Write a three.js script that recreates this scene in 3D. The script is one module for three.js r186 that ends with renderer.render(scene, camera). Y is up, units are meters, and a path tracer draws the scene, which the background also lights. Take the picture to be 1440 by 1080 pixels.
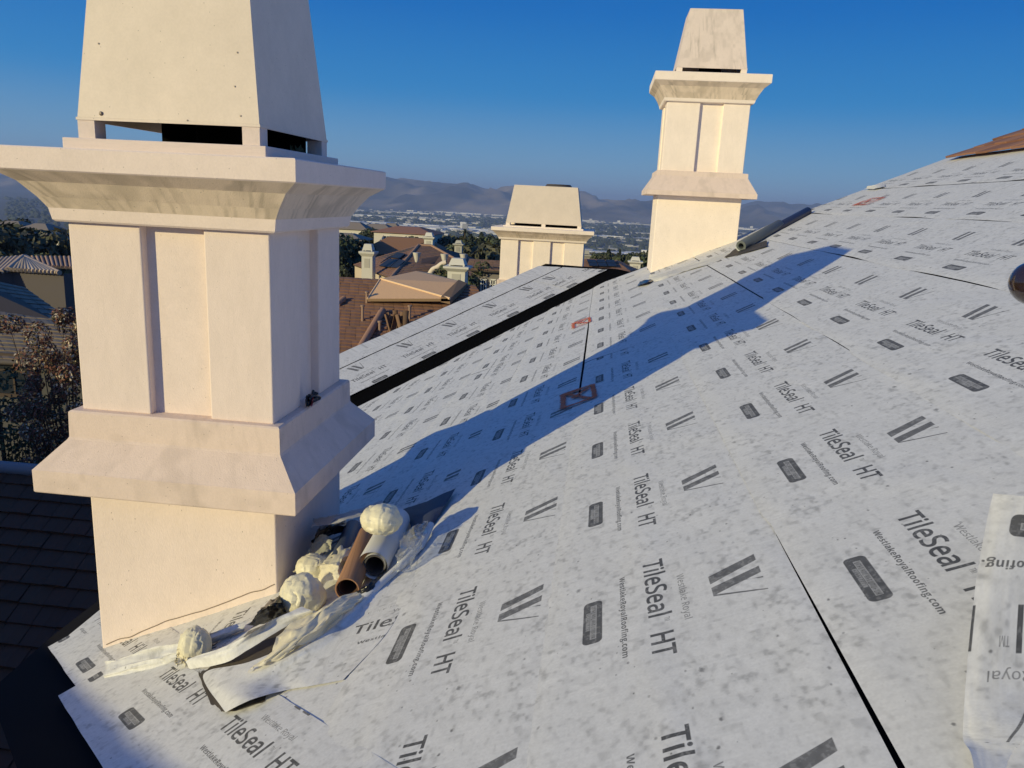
import * as THREE from 'three';
import { RoundedBoxGeometry } from 'three/addons/geometries/RoundedBoxGeometry.js';
import { mergeGeometries, mergeVertices, toCreasedNormals } from 'three/addons/utils/BufferGeometryUtils.js';

// ---------------------------------------------------------------- camera, sky, sun, exposure
const V = (x, y, z) => new THREE.Vector3(x, y, z);
const scene = new THREE.Scene();
const camera = new THREE.PerspectiveCamera(52.58, 4 / 3, 0.05, 60000);
camera.position.set(0, 0, 0);
camera.up.set(-0.0736, 0.9721, -0.2229);
camera.lookAt(-0.1011598, -0.22962184, -0.96800853);
camera.updateMatrixWorld();

const renderer = new THREE.WebGLRenderer({ antialias: true });
renderer.toneMapping = THREE.LinearToneMapping;
renderer.toneMappingExposure = 1.0;
renderer.shadowMap.enabled = true;

const SUN = V(-0.685, 0.2385, 0.688).normalize();          // towards the sun: low, behind the viewer
const sun = new THREE.DirectionalLight(new THREE.Color(1, 0.86, 0.46), 4.2);
sun.position.copy(SUN).multiplyScalar(60);
sun.castShadow = true; sun.shadow.radius = 1; sun.shadow.mapSize.set(4096, 4096);
Object.assign(sun.shadow.camera, { left: -40, right: 40, top: 40, bottom: -40, near: 1, far: 200 });
scene.add(sun, sun.target);

{ // clear late-afternoon sky: deep blue above, pale near the horizon, warmer round the sun
  const W = 512, H = 256, px = new Float32Array(W * H * 4), c = new THREE.Color();
  const mix = (a, b, t) => a + (b - a) * t, st = [[0, .25, .40, .56], [.045, .165, .37, .58], [.12, .022, .235, .57], [.22, .0, .145, .50], [.45, .012, .12, .42], [1, .018, .095, .36]];
  for (let j = 0; j < H; j++) for (let i = 0; i < W; i++) {
    const el = ((j + .5) / H - .5) * Math.PI, az = ((i + .5) / W - .5) * 2 * Math.PI, s = Math.max(Math.sin(el), 0);
    const d = V(Math.cos(el) * Math.cos(az), Math.sin(el), Math.cos(el) * Math.sin(az));   // three's equirect: u = atan2(z, x)
    let k = 0; while (k < st.length - 2 && s > st[k + 1][0]) k++;
    const t = Math.min(1, (s - st[k][0]) / (st[k + 1][0] - st[k][0])), g = Math.acos(Math.min(1, Math.max(-1, d.dot(SUN))));
    const w1 = Math.exp(-g / .45) * .22 + Math.exp(-g / .14) * .6;
    const o = (j * W + i) * 4, dn = el < 0 ? Math.max(.35, 1 + el * 2) : 1;
    px[o] = (mix(st[k][1], st[k + 1][1], t) + w1 * 1.0) * dn; px[o + 1] = (mix(st[k][2], st[k + 1][2], t) + w1 * .82) * dn; px[o + 2] = (mix(st[k][3], st[k + 1][3], t) + w1 * .62) * dn; px[o + 3] = 1;
  }
  const sky = new THREE.DataTexture(px, W, H, THREE.RGBAFormat, THREE.FloatType);
  sky.mapping = THREE.EquirectangularReflectionMapping; sky.magFilter = THREE.LinearFilter; sky.minFilter = THREE.LinearFilter; sky.needsUpdate = true;
  scene.background = sky; scene.environment = sky;
}
scene.fog = new THREE.FogExp2(new THREE.Color(.44, .60, 1), 9.5e-5);

// ---------------------------------------------------------------- helpers
let seed = 7;
const rnd = () => { seed = (seed + 0x6d2b79f5) | 0; let t = Math.imul(seed ^ (seed >>> 15), 1 | seed); t = (t + Math.imul(t ^ (t >>> 7), 61 | t)) ^ t; return ((t ^ (t >>> 14)) >>> 0) / 4294967296; };
const rr = (a, b) => a + (b - a) * rnd();
const ss = (a, b, x) => { const t = Math.min(1, Math.max(0, (x - a) / (b - a))); return t * t * (3 - 2 * t); };
const lerp = (a, b, t) => a + (b - a) * t;
const h2 = (x, y, s = 0) => { let n = Math.imul(x | 0, 374761393) ^ Math.imul(y | 0, 668265263) ^ Math.imul(s | 0, 974634777); n = Math.imul(n ^ (n >>> 13), 1274126177); return ((n ^ (n >>> 16)) >>> 0) / 4294967296; };
function vn(x, y, s = 0, wrap = 0) {                                    // value noise, optionally repeating in x
  const xi = Math.floor(x), yi = Math.floor(y), fx = x - xi, fy = y - yi, u = fx * fx * (3 - 2 * fx), v = fy * fy * (3 - 2 * fy);
  const m = (k) => (wrap ? ((k % wrap) + wrap) % wrap : k), a = m(xi), b = m(xi + 1);
  return lerp(lerp(h2(a, yi, s), h2(b, yi, s), u), lerp(h2(a, yi + 1, s), h2(b, yi + 1, s), u), v);
}
const fbm = (x, y, s = 0, o = 4) => { let a = .5, t = 0, n = 0; for (let i = 0; i < o; i++) { t += a * vn(x, y, s + i); n += a; a *= .5; x *= 2.03; y *= 2.03; } return t / n; };
const names = {};
const numbered = (n) => { const k = names[n] = (names[n] ?? -1) + 1; return k ? `${n}_${String(k).padStart(3, '0')}` : n; };
function thing(name, label, category, pos = [0, 0, 0], group) {
  const o = new THREE.Group(); o.name = numbered(name); o.position.set(...pos); o.userData = { label, category }; if (group) o.userData.group = group; scene.add(o); return o;
}
function mesh(name, geo, mat, parent = scene) {
  const g = Array.isArray(geo) ? mergeGeometries(geo.map((q) => { const r = q.index ? q.toNonIndexed() : q; for (const k of Object.keys(r.attributes)) if (!['position', 'normal', 'uv', 'color'].includes(k)) r.deleteAttribute(k); return r; })) : geo;
  const m = new THREE.Mesh(g, mat); m.name = parent === scene ? numbered(name) : partName(parent, name); m.castShadow = m.receiveShadow = true; parent.add(m); return m;
}
function partName(p, n) { let k = 0, s = n; while (p.children.some((c) => c.name === s)) s = `${n}_${String(++k).padStart(3, '0')}`; return s; }
const sub = (name, parent) => { const g = new THREE.Group(); g.name = partName(parent, name); parent.add(g); return g; };
const single = (m, label, category, group) => { m.userData = { ...m.userData, label, category }; if (group) m.userData.group = group; return m; };
const std = (r, g, b, rough = .85, more = {}) => new THREE.MeshStandardMaterial({ color: new THREE.Color().setRGB(r, g, b), roughness: rough, side: THREE.DoubleSide, ...more });
const box = (w, h, d, x, y, z) => new THREE.BoxGeometry(w, h, d).translate(x, y, z);
const rbox = (w, h, d, x, y, z, r = .012) => new RoundedBoxGeometry(w, h, d, 2, r).translate(x, y, z);
// a pixel of the photograph (1440 x 1080) as a point at depth z in front of the camera
const ray = (px, py) => V((px - 720) / 1093, (540 - py) / 1093, -1).applyQuaternion(camera.quaternion);
const at = (px, py, z) => { const r = ray(px, py); return r.multiplyScalar(z / -r.z); };
function canvasTex(w, h, draw, srgb = true) {
  const c = document.createElement('canvas'); c.width = w; c.height = h; draw(c.getContext('2d'), w, h);
  const t = new THREE.CanvasTexture(c); t.wrapS = t.wrapT = THREE.RepeatWrapping; t.anisotropy = 8; t.magFilter = THREE.LinearFilter; if (srgb) t.colorSpace = THREE.SRGBColorSpace; return t;
}
function pixelTex(w, h, f, srgb = true) {                                 // f(i, j) -> [r, g, b] 0..255
  const d = new Uint8Array(w * h * 4);
  for (let j = 0; j < h; j++) for (let i = 0; i < w; i++) { const c = f(i, j), o = (j * w + i) * 4; d[o] = c[0]; d[o + 1] = c[1]; d[o + 2] = c[2]; d[o + 3] = c[3] ?? 255; }
  const t = new THREE.DataTexture(d, w, h); t.wrapS = t.wrapT = THREE.RepeatWrapping; t.magFilter = THREE.LinearFilter; t.minFilter = THREE.LinearMipmapLinearFilter; t.generateMipmaps = true; if (srgb) t.colorSpace = THREE.SRGBColorSpace; t.needsUpdate = true; return t;
}
// a grid of points f(a, b), a and b in 0..1, with texture coordinates uvf(a, b)
function grid(nu, nv, f, uvf = (a, b) => [a, b], colorf) {
  const p = [], uv = [], ix = [], col = [];
  for (let j = 0; j <= nv; j++) for (let i = 0; i <= nu; i++) { const a = i / nu, b = j / nv, q = f(a, b); p.push(q.x, q.y, q.z); uv.push(...uvf(a, b)); if (colorf) col.push(...colorf(a, b)); }
  for (let j = 0; j < nv; j++) for (let i = 0; i < nu; i++) { const o = j * (nu + 1) + i; ix.push(o, o + 1, o + nu + 2, o, o + nu + 2, o + nu + 1); }
  const g = new THREE.BufferGeometry(); g.setAttribute('position', new THREE.Float32BufferAttribute(p, 3)); g.setAttribute('uv', new THREE.Float32BufferAttribute(uv, 2));
  if (colorf) g.setAttribute('color', new THREE.Float32BufferAttribute(col, 3));
  g.setIndex(ix); g.computeVertexNormals(); return g;
}
// a flat polygon (convex fan) given by points
function poly(...pts) {
  const g = new THREE.BufferGeometry(), p = [], uv = [];
  const n = new THREE.Vector3().crossVectors(pts[1].clone().sub(pts[0]), pts[2].clone().sub(pts[0])).normalize(), e = pts[1].clone().sub(pts[0]).normalize(), f = new THREE.Vector3().crossVectors(n, e);
  for (let i = 1; i < pts.length - 1; i++) for (const q of [pts[0], pts[i], pts[i + 1]]) { p.push(q.x, q.y, q.z); const d = q.clone().sub(pts[0]); uv.push(d.dot(e), d.dot(f)); }
  g.setAttribute('position', new THREE.Float32BufferAttribute(p, 3)); g.setAttribute('uv', new THREE.Float32BufferAttribute(uv, 2)); g.computeVertexNormals(); return g;
}
// a slab: polygon pts with thickness t along -n
function slab(pts, t, dir) {
  const lo = pts.map((p) => p.clone().addScaledVector(dir, t)), gs = [poly(...pts), poly(...[...lo].reverse())];
  for (let i = 0; i < pts.length; i++) { const j = (i + 1) % pts.length; gs.push(poly(pts[i], lo[i], lo[j], pts[j])); }
  return mergeGeometries(gs);
}
// rectangular rings stacked into a mitred moulding; profile rows [overhang, y]
function ringLoft(hx, hz, prof, capTop = true, capBottom = true) {
  const gs = [], c = ([o, y]) => [V(-hx - o, y, hz + o), V(hx + o, y, hz + o), V(hx + o, y, -hz - o), V(-hx - o, y, -hz - o)];
  let vv = 0;
  for (let k = 0; k < prof.length - 1; k++) {
    const a = c(prof[k]), b = c(prof[k + 1]), dv = Math.hypot(prof[k + 1][0] - prof[k][0], prof[k + 1][1] - prof[k][1]);
    for (let s = 0; s < 4; s++) {
      const t = (s + 1) % 4, L = a[s].distanceTo(a[t]), n = Math.max(1, Math.round(L / .08));
      gs.push(grid(n, 1, (x, y) => a[s].clone().lerp(a[t], x).lerp(b[s].clone().lerp(b[t], x), y), (x, y) => [s * 1.7 + (x - .5) * L, vv + y * dv]).toNonIndexed());
    }
    vv += dv;
  }
  const f = c(prof[0]), l = c(prof[prof.length - 1]);
  if (capBottom) gs.push(poly(f[3], f[2], f[1], f[0])); if (capTop) gs.push(poly(...l));
  const g = mergeGeometries(gs); g.computeVertexNormals(); return g;
}
// a tube through points with a ring profile; open ends
function tube(pts, r, seg = 16, rings = 12) { return new THREE.TubeGeometry(new THREE.CatmullRomCurve3(pts), rings, r, seg, false); }

// ---------------------------------------------------------------- materials
const stuccoBump = pixelTex(512, 512, (i, j) => { const s = 512; const x = i / s, y = j / s; const v = 255 * (.5 + .4 * (vn(x * 128, y * 128, 3, 128) - .5) + .4 * (vn(x * 256, y * 256, 5, 256) - .5) + .04 * (vn(x * 24, y * 24, 6, 24) - .5)); return [v, v, v]; }, false);
function stuccoTex(sd, base, stain, streak) {
  return pixelTex(512, 512, (i, j) => {
    const x = i / 512, y = j / 512;
    let k = 1 + .022 * (vn(x * 6, y * 6, sd, 6) - .5) + .016 * (vn(x * 24, y * 24, sd + 1, 24) - .5) + .025 * (vn(x * 128, y * 128, sd + 2, 128) - .5);
    const dirt = stain * ss(.42, .8, .6 * vn(x * 7, y * 5, sd + 4, 7) + .4 * vn(x * 24, y * 18, sd + 5, 24)) + streak * ss(.5, .85, .7 * vn(x * 40 + y * 9, y * 3, sd + 6, 49) + .3 * vn(x * 80, y * 12, sd + 7, 80)) * ss(.25, .7, vn(x * 5, y * 3, sd + 8, 5));
    const sp = h2(i >> 1, j >> 1, sd + 9) > .9992 ? .25 : 0;
    return [base[0] * k * (1 - .40 * dirt - sp), base[1] * k * (1 - .40 * dirt - sp), base[2] * k * (1 - .42 * dirt - sp)].map((v) => Math.min(255, v));
  });
}
const bumpTex = (rep) => { const t = stuccoBump.clone(); t.repeat.set(rep, rep); t.needsUpdate = true; return t; };
const b1 = bumpTex(1.6);
const stuccoM = new THREE.MeshStandardMaterial({ map: stuccoTex(11, [229, 213, 205], .03, 0), roughness: .9, bumpMap: b1, bumpScale: .0012 });
const stuccoDirtyM = new THREE.MeshStandardMaterial({ map: stuccoTex(31, [222, 203, 192], .15, .06), roughness: .92, bumpMap: b1, bumpScale: .0014 });
const stuccoStreakM = new THREE.MeshStandardMaterial({ map: stuccoTex(51, [223, 205, 186], .26, .26), roughness: .92, bumpMap: b1, bumpScale: .0012 });
const stuccoPaleM = new THREE.MeshStandardMaterial({ map: stuccoTex(13, [240, 226, 214], .03, 0), roughness: .9, bumpMap: b1, bumpScale: .0012 });
const hoodM = new THREE.MeshStandardMaterial({ map: stuccoTex(71, [219, 205, 192], .03, .0), roughness: .62, side: THREE.DoubleSide });
const hoodWornM = new THREE.MeshStandardMaterial({ map: stuccoTex(91, [224, 209, 200], .16, .26), roughness: .7, side: THREE.DoubleSide });
const blackM = new THREE.MeshPhysicalMaterial({ color: new THREE.Color().setRGB(.003, .003, .003), roughness: 1, specularIntensity: .1, side: THREE.DoubleSide }), deckM = new THREE.MeshPhysicalMaterial({ color: new THREE.Color().setRGB(.010, .009, .010), roughness: 1, specularIntensity: .2, side: THREE.DoubleSide }), navyM = std(.018, .022, .045, .5);
const screwM = std(.18, .15, .13, .5, { metalness: .6 }), screwPaintM = std(.42, .36, .30, .7);

// printed membrane: three repeats (2.775 m) along, one metre across
const PER = .925, TW = 2048, TH = 738, PPM = TW / (3 * PER);
function drawPrint(ctx, uc, v0, alpha = 1) {                            // centre of the print at uc, strip base at v0 (metres)
  const X = (u) => (uc + u) * PPM, Y = (v) => TH - (v0 + v) * PPM, P = (pts) => { ctx.beginPath(); pts.forEach(([u, v], i) => (i ? ctx.lineTo(X(u), Y(v)) : ctx.moveTo(X(u), Y(v)))); ctx.closePath(); ctx.fill(); };
  const txt = (s, u0, u1, v, cap, font, col) => { ctx.save(); ctx.fillStyle = col; ctx.font = `${font} 100px sans-serif`; const w = ctx.measureText(s).width; ctx.translate(X(u0), Y(v)); ctx.scale((u1 - u0) * PPM / w, cap * PPM / 71); ctx.fillText(s, 0, 0); if (cap > .05) { ctx.strokeStyle = col; ctx.lineWidth = 3.2; ctx.strokeText(s, 0, 0); } ctx.restore(); };
  const dk = `rgba(84,84,84,${alpha})`, md = `rgba(104,104,104,${alpha})`, lt = `rgba(150,150,150,${alpha})`;
  ctx.fillStyle = `rgba(116,116,116,${alpha})`;
  P([[-.141, .736], [-.098, .736], [-.022, .572], [-.074, .572]]);
  P([[-.054, .736], [-.012, .736], [.052, .572], [.002, .572]]);
  P([[.018, .736], [.026, .736], [-.004, .655], [.004, .640]]);
  P([[.096, .736], [.103, .736], [.056, .572], [.046, .572]]);
  txt('Westlake Royal', -.150, .146, .470, .024, '', lt);
  txt('TileSeal', -.305, .088, .360, .068, '', dk); txt('TM', .096, .122, .408, .018, '', lt); txt('HT', .170, .305, .360, .068, '', dk);
  txt('WestlakeRoyalRoofing.com', -.25, .262, .268, .020, 'bold', md);
  ctx.save(); ctx.fillStyle = `rgba(90,90,90,${alpha})`; ctx.beginPath(); ctx.roundRect(X(-.13), Y(.204), .262 * PPM, .066 * PPM, .02 * PPM); ctx.fill();
  ctx.strokeStyle = '#cfcfcd'; ctx.lineWidth = .0028 * PPM; ctx.strokeRect(X(-.102), Y(.183), .206 * PPM, .019 * PPM);
  ctx.fillStyle = 'rgba(176,176,174,.95)'; ctx.fillRect(X(-.102), Y(.183), .206 * PPM, .019 * PPM); ctx.fillRect(X(-.062), Y(.161), .112 * PPM, .014 * PPM);
  ctx.fillStyle = 'rgba(96,96,95,.8)'; let q = 5; const r = () => (q = (q * 16807) % 2147483647) / 2147483647; // the small print is too fine to read
  for (let u = -.096; u < .098; u += .0125) { ctx.fillRect(X(u), Y(.180), .0024 * PPM, .013 * PPM); ctx.fillRect(X(u), Y(.167 + .013 * Math.round(r() * 2) / 2), .008 * PPM, .0024 * PPM); if (r() > .4) ctx.fillRect(X(u + .006), Y(.180), .0024 * PPM, .013 * PPM); }
  for (let u = -.055; u < .045; u += .0115) { ctx.fillRect(X(u), Y(.159), .002 * PPM, .010 * PPM); ctx.fillRect(X(u), Y(.149 + .01 * Math.round(r() * 2) / 2), .007 * PPM, .002 * PPM); }
  ctx.restore();
}
function membraneTex(sd, alpha = .95) {
  const c = document.createElement('canvas'); c.width = TW; c.height = TH; const ctx = c.getContext('2d');
  ctx.fillStyle = '#fff'; ctx.fillRect(0, 0, TW, TH);
  for (let k = -1; k < 4; k++) drawPrint(ctx, (k + .5) * PER, 0, alpha);
  const im = ctx.getImageData(0, 0, TW, TH).data, d = new Uint8Array(TW * TH * 4), base = [214, 214, 213];
  const spots = []; seed = sd * 977; for (let i = 0; i < 110; i++) spots.push([rnd() * TW, rnd() * TH, rr(1.0, 3.4) * (rnd() > .92 ? 1.9 : 1), rr(.12, .6)]);
  const dark = new Float32Array(TW * TH);
  for (const [x, y, r, a] of spots) for (let j = Math.floor(y - r * 2); j <= y + r * 2; j++) for (let i = Math.floor(x - r * 3); i <= x + r * 3; i++) { if (j < 0 || j >= TH) continue; const dd = Math.hypot((i - x) / 1.4, j - y) / r * (.7 + .6 * vn(i * .3, j * .3, sd)), o = j * TW + ((i % TW) + TW) % TW; dark[o] = Math.max(dark[o], a * ss(1.5, .3, dd)); }
  for (let j = 0; j < TH; j++) for (let i = 0; i < TW; i++) {
    const x = i / TW, y = j / TW;
    const n1 = vn(x * 18, y * 22, sd, 18), n2 = vn(x * 64, y * 80, sd + 1, 64), n3 = vn(x * 160, y * 200, sd + 2, 160), n4 = vn(x * 500, y * 500, sd + 3, 500);
    const n5 = vn(x * 90 + y * 30, y * 150, sd + 6, 120), blot = .045 * ss(.35, .9, .32 * n1 + .34 * n2 + .34 * n5) + .115 * ss(.56, .84, .20 * n1 + .22 * n2 + .34 * n3 + .24 * n4) + .06 * ss(.5, .9, .5 * n3 + .5 * n5);
    const gl = .05 * (n4 - .5) + .045 * (n1 - .5) + .03 * (vn(x * 300, y * 18, sd + 4, 300) - .5);
    const o = ((TH - 1 - j) * TW + i) * 4, q = (j * TW + i) * 4;
    const ink = 1 - im[q] / 255, worn = .74 + .26 * ss(.2, .5, .5 * n3 + .5 * n4) , k = (1 - ink * worn * .93) * (1 - blot - dark[j * TW + i] * .65 + gl);
    d[o] = base[0] * k; d[o + 1] = base[1] * k; d[o + 2] = base[2] * k; d[o + 3] = 255;
  }
  const t = new THREE.DataTexture(d, TW, TH); t.wrapS = THREE.RepeatWrapping; t.wrapT = THREE.ClampToEdgeWrapping; t.colorSpace = THREE.SRGBColorSpace; t.magFilter = THREE.LinearFilter; t.minFilter = THREE.LinearMipmapLinearFilter; t.generateMipmaps = true; t.anisotropy = 16; t.needsUpdate = true; return t;
}
const memM = [1, 2, 3, 4].map((k) => new THREE.MeshStandardMaterial({ map: membraneTex(k * 13), roughness: .72, side: THREE.DoubleSide }));
const memBackM = std(.03, .034, .05, .45);
const memPlainM = new THREE.MeshStandardMaterial({ color: new THREE.Color().setRGB(.62, .62, .615), roughness: .75, side: THREE.DoubleSide });

// ---------------------------------------------------------------- the house: roof deck and printed membrane
const S = 1.25, SL = THREE.MathUtils.degToRad(24.3), CS = Math.cos(SL), SN = Math.sin(SL);
const P = (u, v, h = 0) => V(v * CS - h * SN, -S / CS + v * SN + h * CS, u);     // u towards the viewer along the eave, v up the slope
const RN = V(-SN, CS, 0);
function px2roof(px, py) { const r = ray(px, py), k = -S / RN.dot(r); r.multiplyScalar(k); return [r.z, r.x / CS]; }
const house = thing('house', 'house whose wide pitched roof is covered in white printed roofing membrane', 'house');
const roof = sub('roof', house);
const hipU = (v) => -3.917 + (v + 3.529) * .926;                              // near cut edge of the roof
const valU = (v) => -9.85 - (v + 3.31) * 1.264;                               // valley with the far roof face
const farU = (v) => Math.max(valU(v), lerp(-13.9, -13.05, ss(.6, 2.2, v)));
const wr = (u, v) => .0022 * (vn(u * 2.3 + 40, v * 2.9 + 40, 5) - .5) + .0022 * (vn(u * 7 + 90, v * 6 + 90, 6) - .5) + .004 * Math.pow(Math.max(0, 1 - Math.abs(vn(u * .9 + 5, v * 2.2 + 31, 12) - .5) * 14), 2) + .0035 * ss(.62, .9, vn(u * 1.1 + 7, v * 3.6 + 60, 8)) * vn(u * 3, v * 9, 9);
{ // deck: black underlay seen in seams, along the valley and beyond the cut edge
  const rim = [], low = V(0, -.03, 0);
  const pts = [P(valU(-3.42) - .3, -3.62, -.02), P(-4.2, -3.72, -.02), P(hipU(-3.5) + .32, -3.62, -.02), P(1.2, hipVinv(.88), -.02), P(1.2, 5.6, -.02), P(-13, 5.6, -.02), P(-13.1, 2.2, -.02), P(-14.4, .45, -.02)];
  function hipVinv(u) { return (u + 3.917) / .926 - 3.529; }
  mesh('deck', [slab(pts, .12, RN.clone().negate())], deckM, roof);
}
const gapFns = {
  '0.73': (u) => (u > -2.66 ? .0135 * (u + 2.66) / 1.23 + .001 : -.012),
  '1.56': (u) => (u < -6.9 ? .014 : u < -4.4 ? .012 * (vn(u * 1.7, 3, 21) - .35) : -.012),
  '2.46': (u) => (u > -8.6 ? (.014 + .055 * (vn(u * 1.6 + 2, 7, 22) - .42)) * ss(-9, -6, u) : .004),
  '3.385': (u) => .011 + .05 * (vn(u * 1.3, 9, 23) - .42),
  '4.35': (u) => .012 + .05 * (vn(u * 1.6, 11, 24) - .42),
  '-0.1': (u) => (u < -5.6 ? .016 * ss(-10.3, -8.5, u) + .006 * ss(-5.4, -7, u) : -.012),
  '-0.87': (u) => (u < -6 ? .01 * (vn(u * 2, 1, 25) - .3) : -.012), '-1.55': (u) => .01 * (vn(u * 2, 5, 26) - .45), '-2.25': (u) => .01 * (vn(u * 2, 8, 27) - .45),
};
const gap = (v, u) => (gapFns[String(v)] ? gapFns[String(v)](u) : -.012);
const seams = [-3.42, -2.95, -2.25, -1.55, -.87, -.10, .73, 1.56, 2.46, 3.385, 4.35, 5.6];
const phase = [0, -5.1, -6.877, -5.607, -2.585, -2.335, -3.06, -4.317, -5.59, -6.42, -8.83];
const vfix = [0, 0, 0, 0, 0, 0, 0, 0, .03, .03, .05];
const breaks = { 3: -8.7, 5: -6.93 };
for (let k = 0; k < seams.length - 1; k++) {
  const v0 = seams[k], v1 = seams[k + 1], parts = breaks[k] ? [[0, breaks[k]], [breaks[k], 1]] : [[0, 1]];
  parts.forEach(([e0, e1], pi) => {
    const uA = (v) => (e0 === 0 ? farU(v) + .10 * (h2(k, 3) - .3) + (k < 6 ? .22 * ((v - v0) / (v1 - v0) - .2) * .5 : 0) : e0 + .012 - .02 * (v - v0)), uB = (v) => (e1 === 1 ? Math.min(hipU(v) - .06, 1.1) : e1 + .02 * (v - v0));
    const midv = (v0 + v1) / 2, nu = Math.ceil((uB(midv) - uA(midv)) / .11), nv = 16;
    const uv = (a, b) => { const vb = lerp(v0, v1, b), u = lerp(uA(vb), uB(vb), a), lo = v0 + gap(v0, u), g1 = gap(v1, u), hi = v1 + (g1 > 0 ? .001 : .03); return [u, lerp(lo, hi, b)]; };
    const g = grid(nu, nv, (a, b) => { const [u, v] = uv(a, b); return P(u, v, (b === 0 ? .0034 : .0072 - .0047 * b) + wr(u, v) + (pi ? 0 : .0015)); },
      (a, b) => { const [u, v] = uv(a, b); return [(u - phase[k] - (breaks[k] && !pi ? .33 : 0)) / (3 * PER) + .5 / 3, v - v0 + vfix[k]]; });
    mesh('membrane_sheet', g, memM[(k * 3 + pi) % 4], roof);
  });
}
// strip laid along the cut edge, text running diagonally
const hipT = [.679, .734], hipN = [-.734, .679], hip = (a, b) => [-3.917 + a * hipT[0] + b * hipN[0], -3.529 + a * hipT[1] + b * hipN[1]];
[[0.02, 1.17, .03, .53, .7], [1.15, 5.4, -.05, .53, 0]].forEach(([a0, a1, b0, b1, ph], i) => {
  const g = grid(Math.ceil((a1 - a0) / .07), 8, (a, b) => { const A = lerp(a0, a1, a), B = lerp(b0 + .006 * (vn(A * 5, i, 31) - .5), b1, b), [u, v] = hip(A, B); return P(u, v, .0115 + i * .002 - (.0045 + i * .002) * ss(.75, 1, b) + wr(u, v) * 1.5 + .012 * (i === 1 ? ss(.3, 0, b) * (vn(A * 2.2, 4, 33)) : 0)); },
    (a, b) => [(lerp(a0, a1, a) - 2.03 - ph) / (3 * PER) + .5 / 3, lerp(b0, b1, b) + .05]);
  mesh('membrane_edge_strip', g, memM[i], roof);
});
// the far roof face across the valley: black valley, one strip along it, a narrow cap strip and its hip
const v1p = V(-3.0151, -2.7329, -9.4714), vd = V(.5654, .2553, -.7843).normalize(), n2 = V(0, .9509, .3095), pd = new THREE.Vector3().crossVectors(n2, vd);
const P2 = (a, b, h = 0) => v1p.clone().addScaledVector(vd, a).addScaledVector(pd, b).addScaledVector(n2, h);
mesh('valley_underlay', slab([P2(-1.0, -.05, -.012), P2(6.25, -.05, -.012), P2(6.2, .2, -.012), P2(5.5, 1.32, -.012), P2(-1.0, 1.32, -.012)], .1, n2.clone().negate()), blackM, roof);
[[-1.0, 4.98, .30, .965, .70, 2, .004], [4.86, 6.16, .30, .965, 5.02, 3, .007], [-1.0, 5.6, .985, 1.325, .4, 1, .006]].forEach(([a0, a1, b0, b1, ph, m, h]) => {
  const end = (B) => (a1 > 5 ? lerp(6.12, 5.45, (B - .14) / .96) : a1 - (B - .3) * .22), st = (B) => (a0 > 0 ? a0 - (B - .3) * .22 : a0);
  const w = (a, b) => { const B = lerp(b0, b1, b); return [lerp(st(B), end(B), a), B + (b === 0 || b === 1 ? .008 * (vn(a * 40, b0 * 20, 41) - .5) : 0)]; };
  mesh('membrane_sheet', grid(70, 5, (a, b) => { const [A, B] = w(a, b); return P2(A, B, h + wr(A, B) * 1.4 + (b0 > 1 ? .02 * ss(.3, 0, b) : .0)); }, (a, b) => { const [A, B] = w(a, b); return [(A - ph) / (3 * PER) + .5 / 3, B - .175 + (b0 > 1 ? -.9 : 0)]; }), memM[m], roof);
});
mesh('back_slope', slab([P2(-1.0, 1.325, -.012), P2(5.5, 1.325, -.012), P2(5.5, 1.325, -.012).add(V(-1.6, -2.6, -.6)), P2(-1.0, 1.325, -.012).add(V(-1.6, -2.6, -.6))], .08, V(0, -1, 0)), deckM, roof);
// paint marks sprayed on the membrane, thin as paint
{
  const tex = (sd, a0) => canvasTex(256, 192, (c, w, h) => {
    c.clearRect(0, 0, w, h); seed = sd;
    const line = (x0, y0, x1, y1, t) => { for (let i = 0; i < 900; i++) { const q = i / 900, x = lerp(x0, x1, q) + rr(-1, 1) * t, y = lerp(y0, y1, q) + rr(-1, 1) * t, r = rr(2, 6.5); c.fillStyle = `rgba(${206 + rr(-16, 16) | 0},${92 + rr(-16, 16) | 0},${42 + rr(-10, 10) | 0},${a0 * rr(.03, .19)})`; c.beginPath(); c.arc(x, y, r, 0, 7); c.fill(); } };
    line(34, 44, 220, 32, 8); line(220, 32, 226, 148, 7); line(226, 148, 32, 158, 10); line(32, 158, 34, 44, 13); line(36, 150, 212, 50, 6); line(60, 62, 130, 118, 6); line(30, 100, 34, 160, 14);
  });
  [[-9.62, -.19, .55, .36, 3, .95], [-5.64, -.09, .58, .40, 4, .95], [-11.1, 3.83, .6, .40, 5, .5]].forEach(([u, v, lu, lv, sd, a]) => {
    const m = new THREE.MeshStandardMaterial({ map: tex(sd, a), transparent: true, roughness: .8, side: THREE.DoubleSide });
    mesh('paint_mark', grid(14, 14, (x, y) => { const U = u + (x - .5) * lu, W = v + (y - .5) * lv; return P(U, W, .0125 + wr(U, W) + .006); }), m, roof);
  });
}
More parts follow.
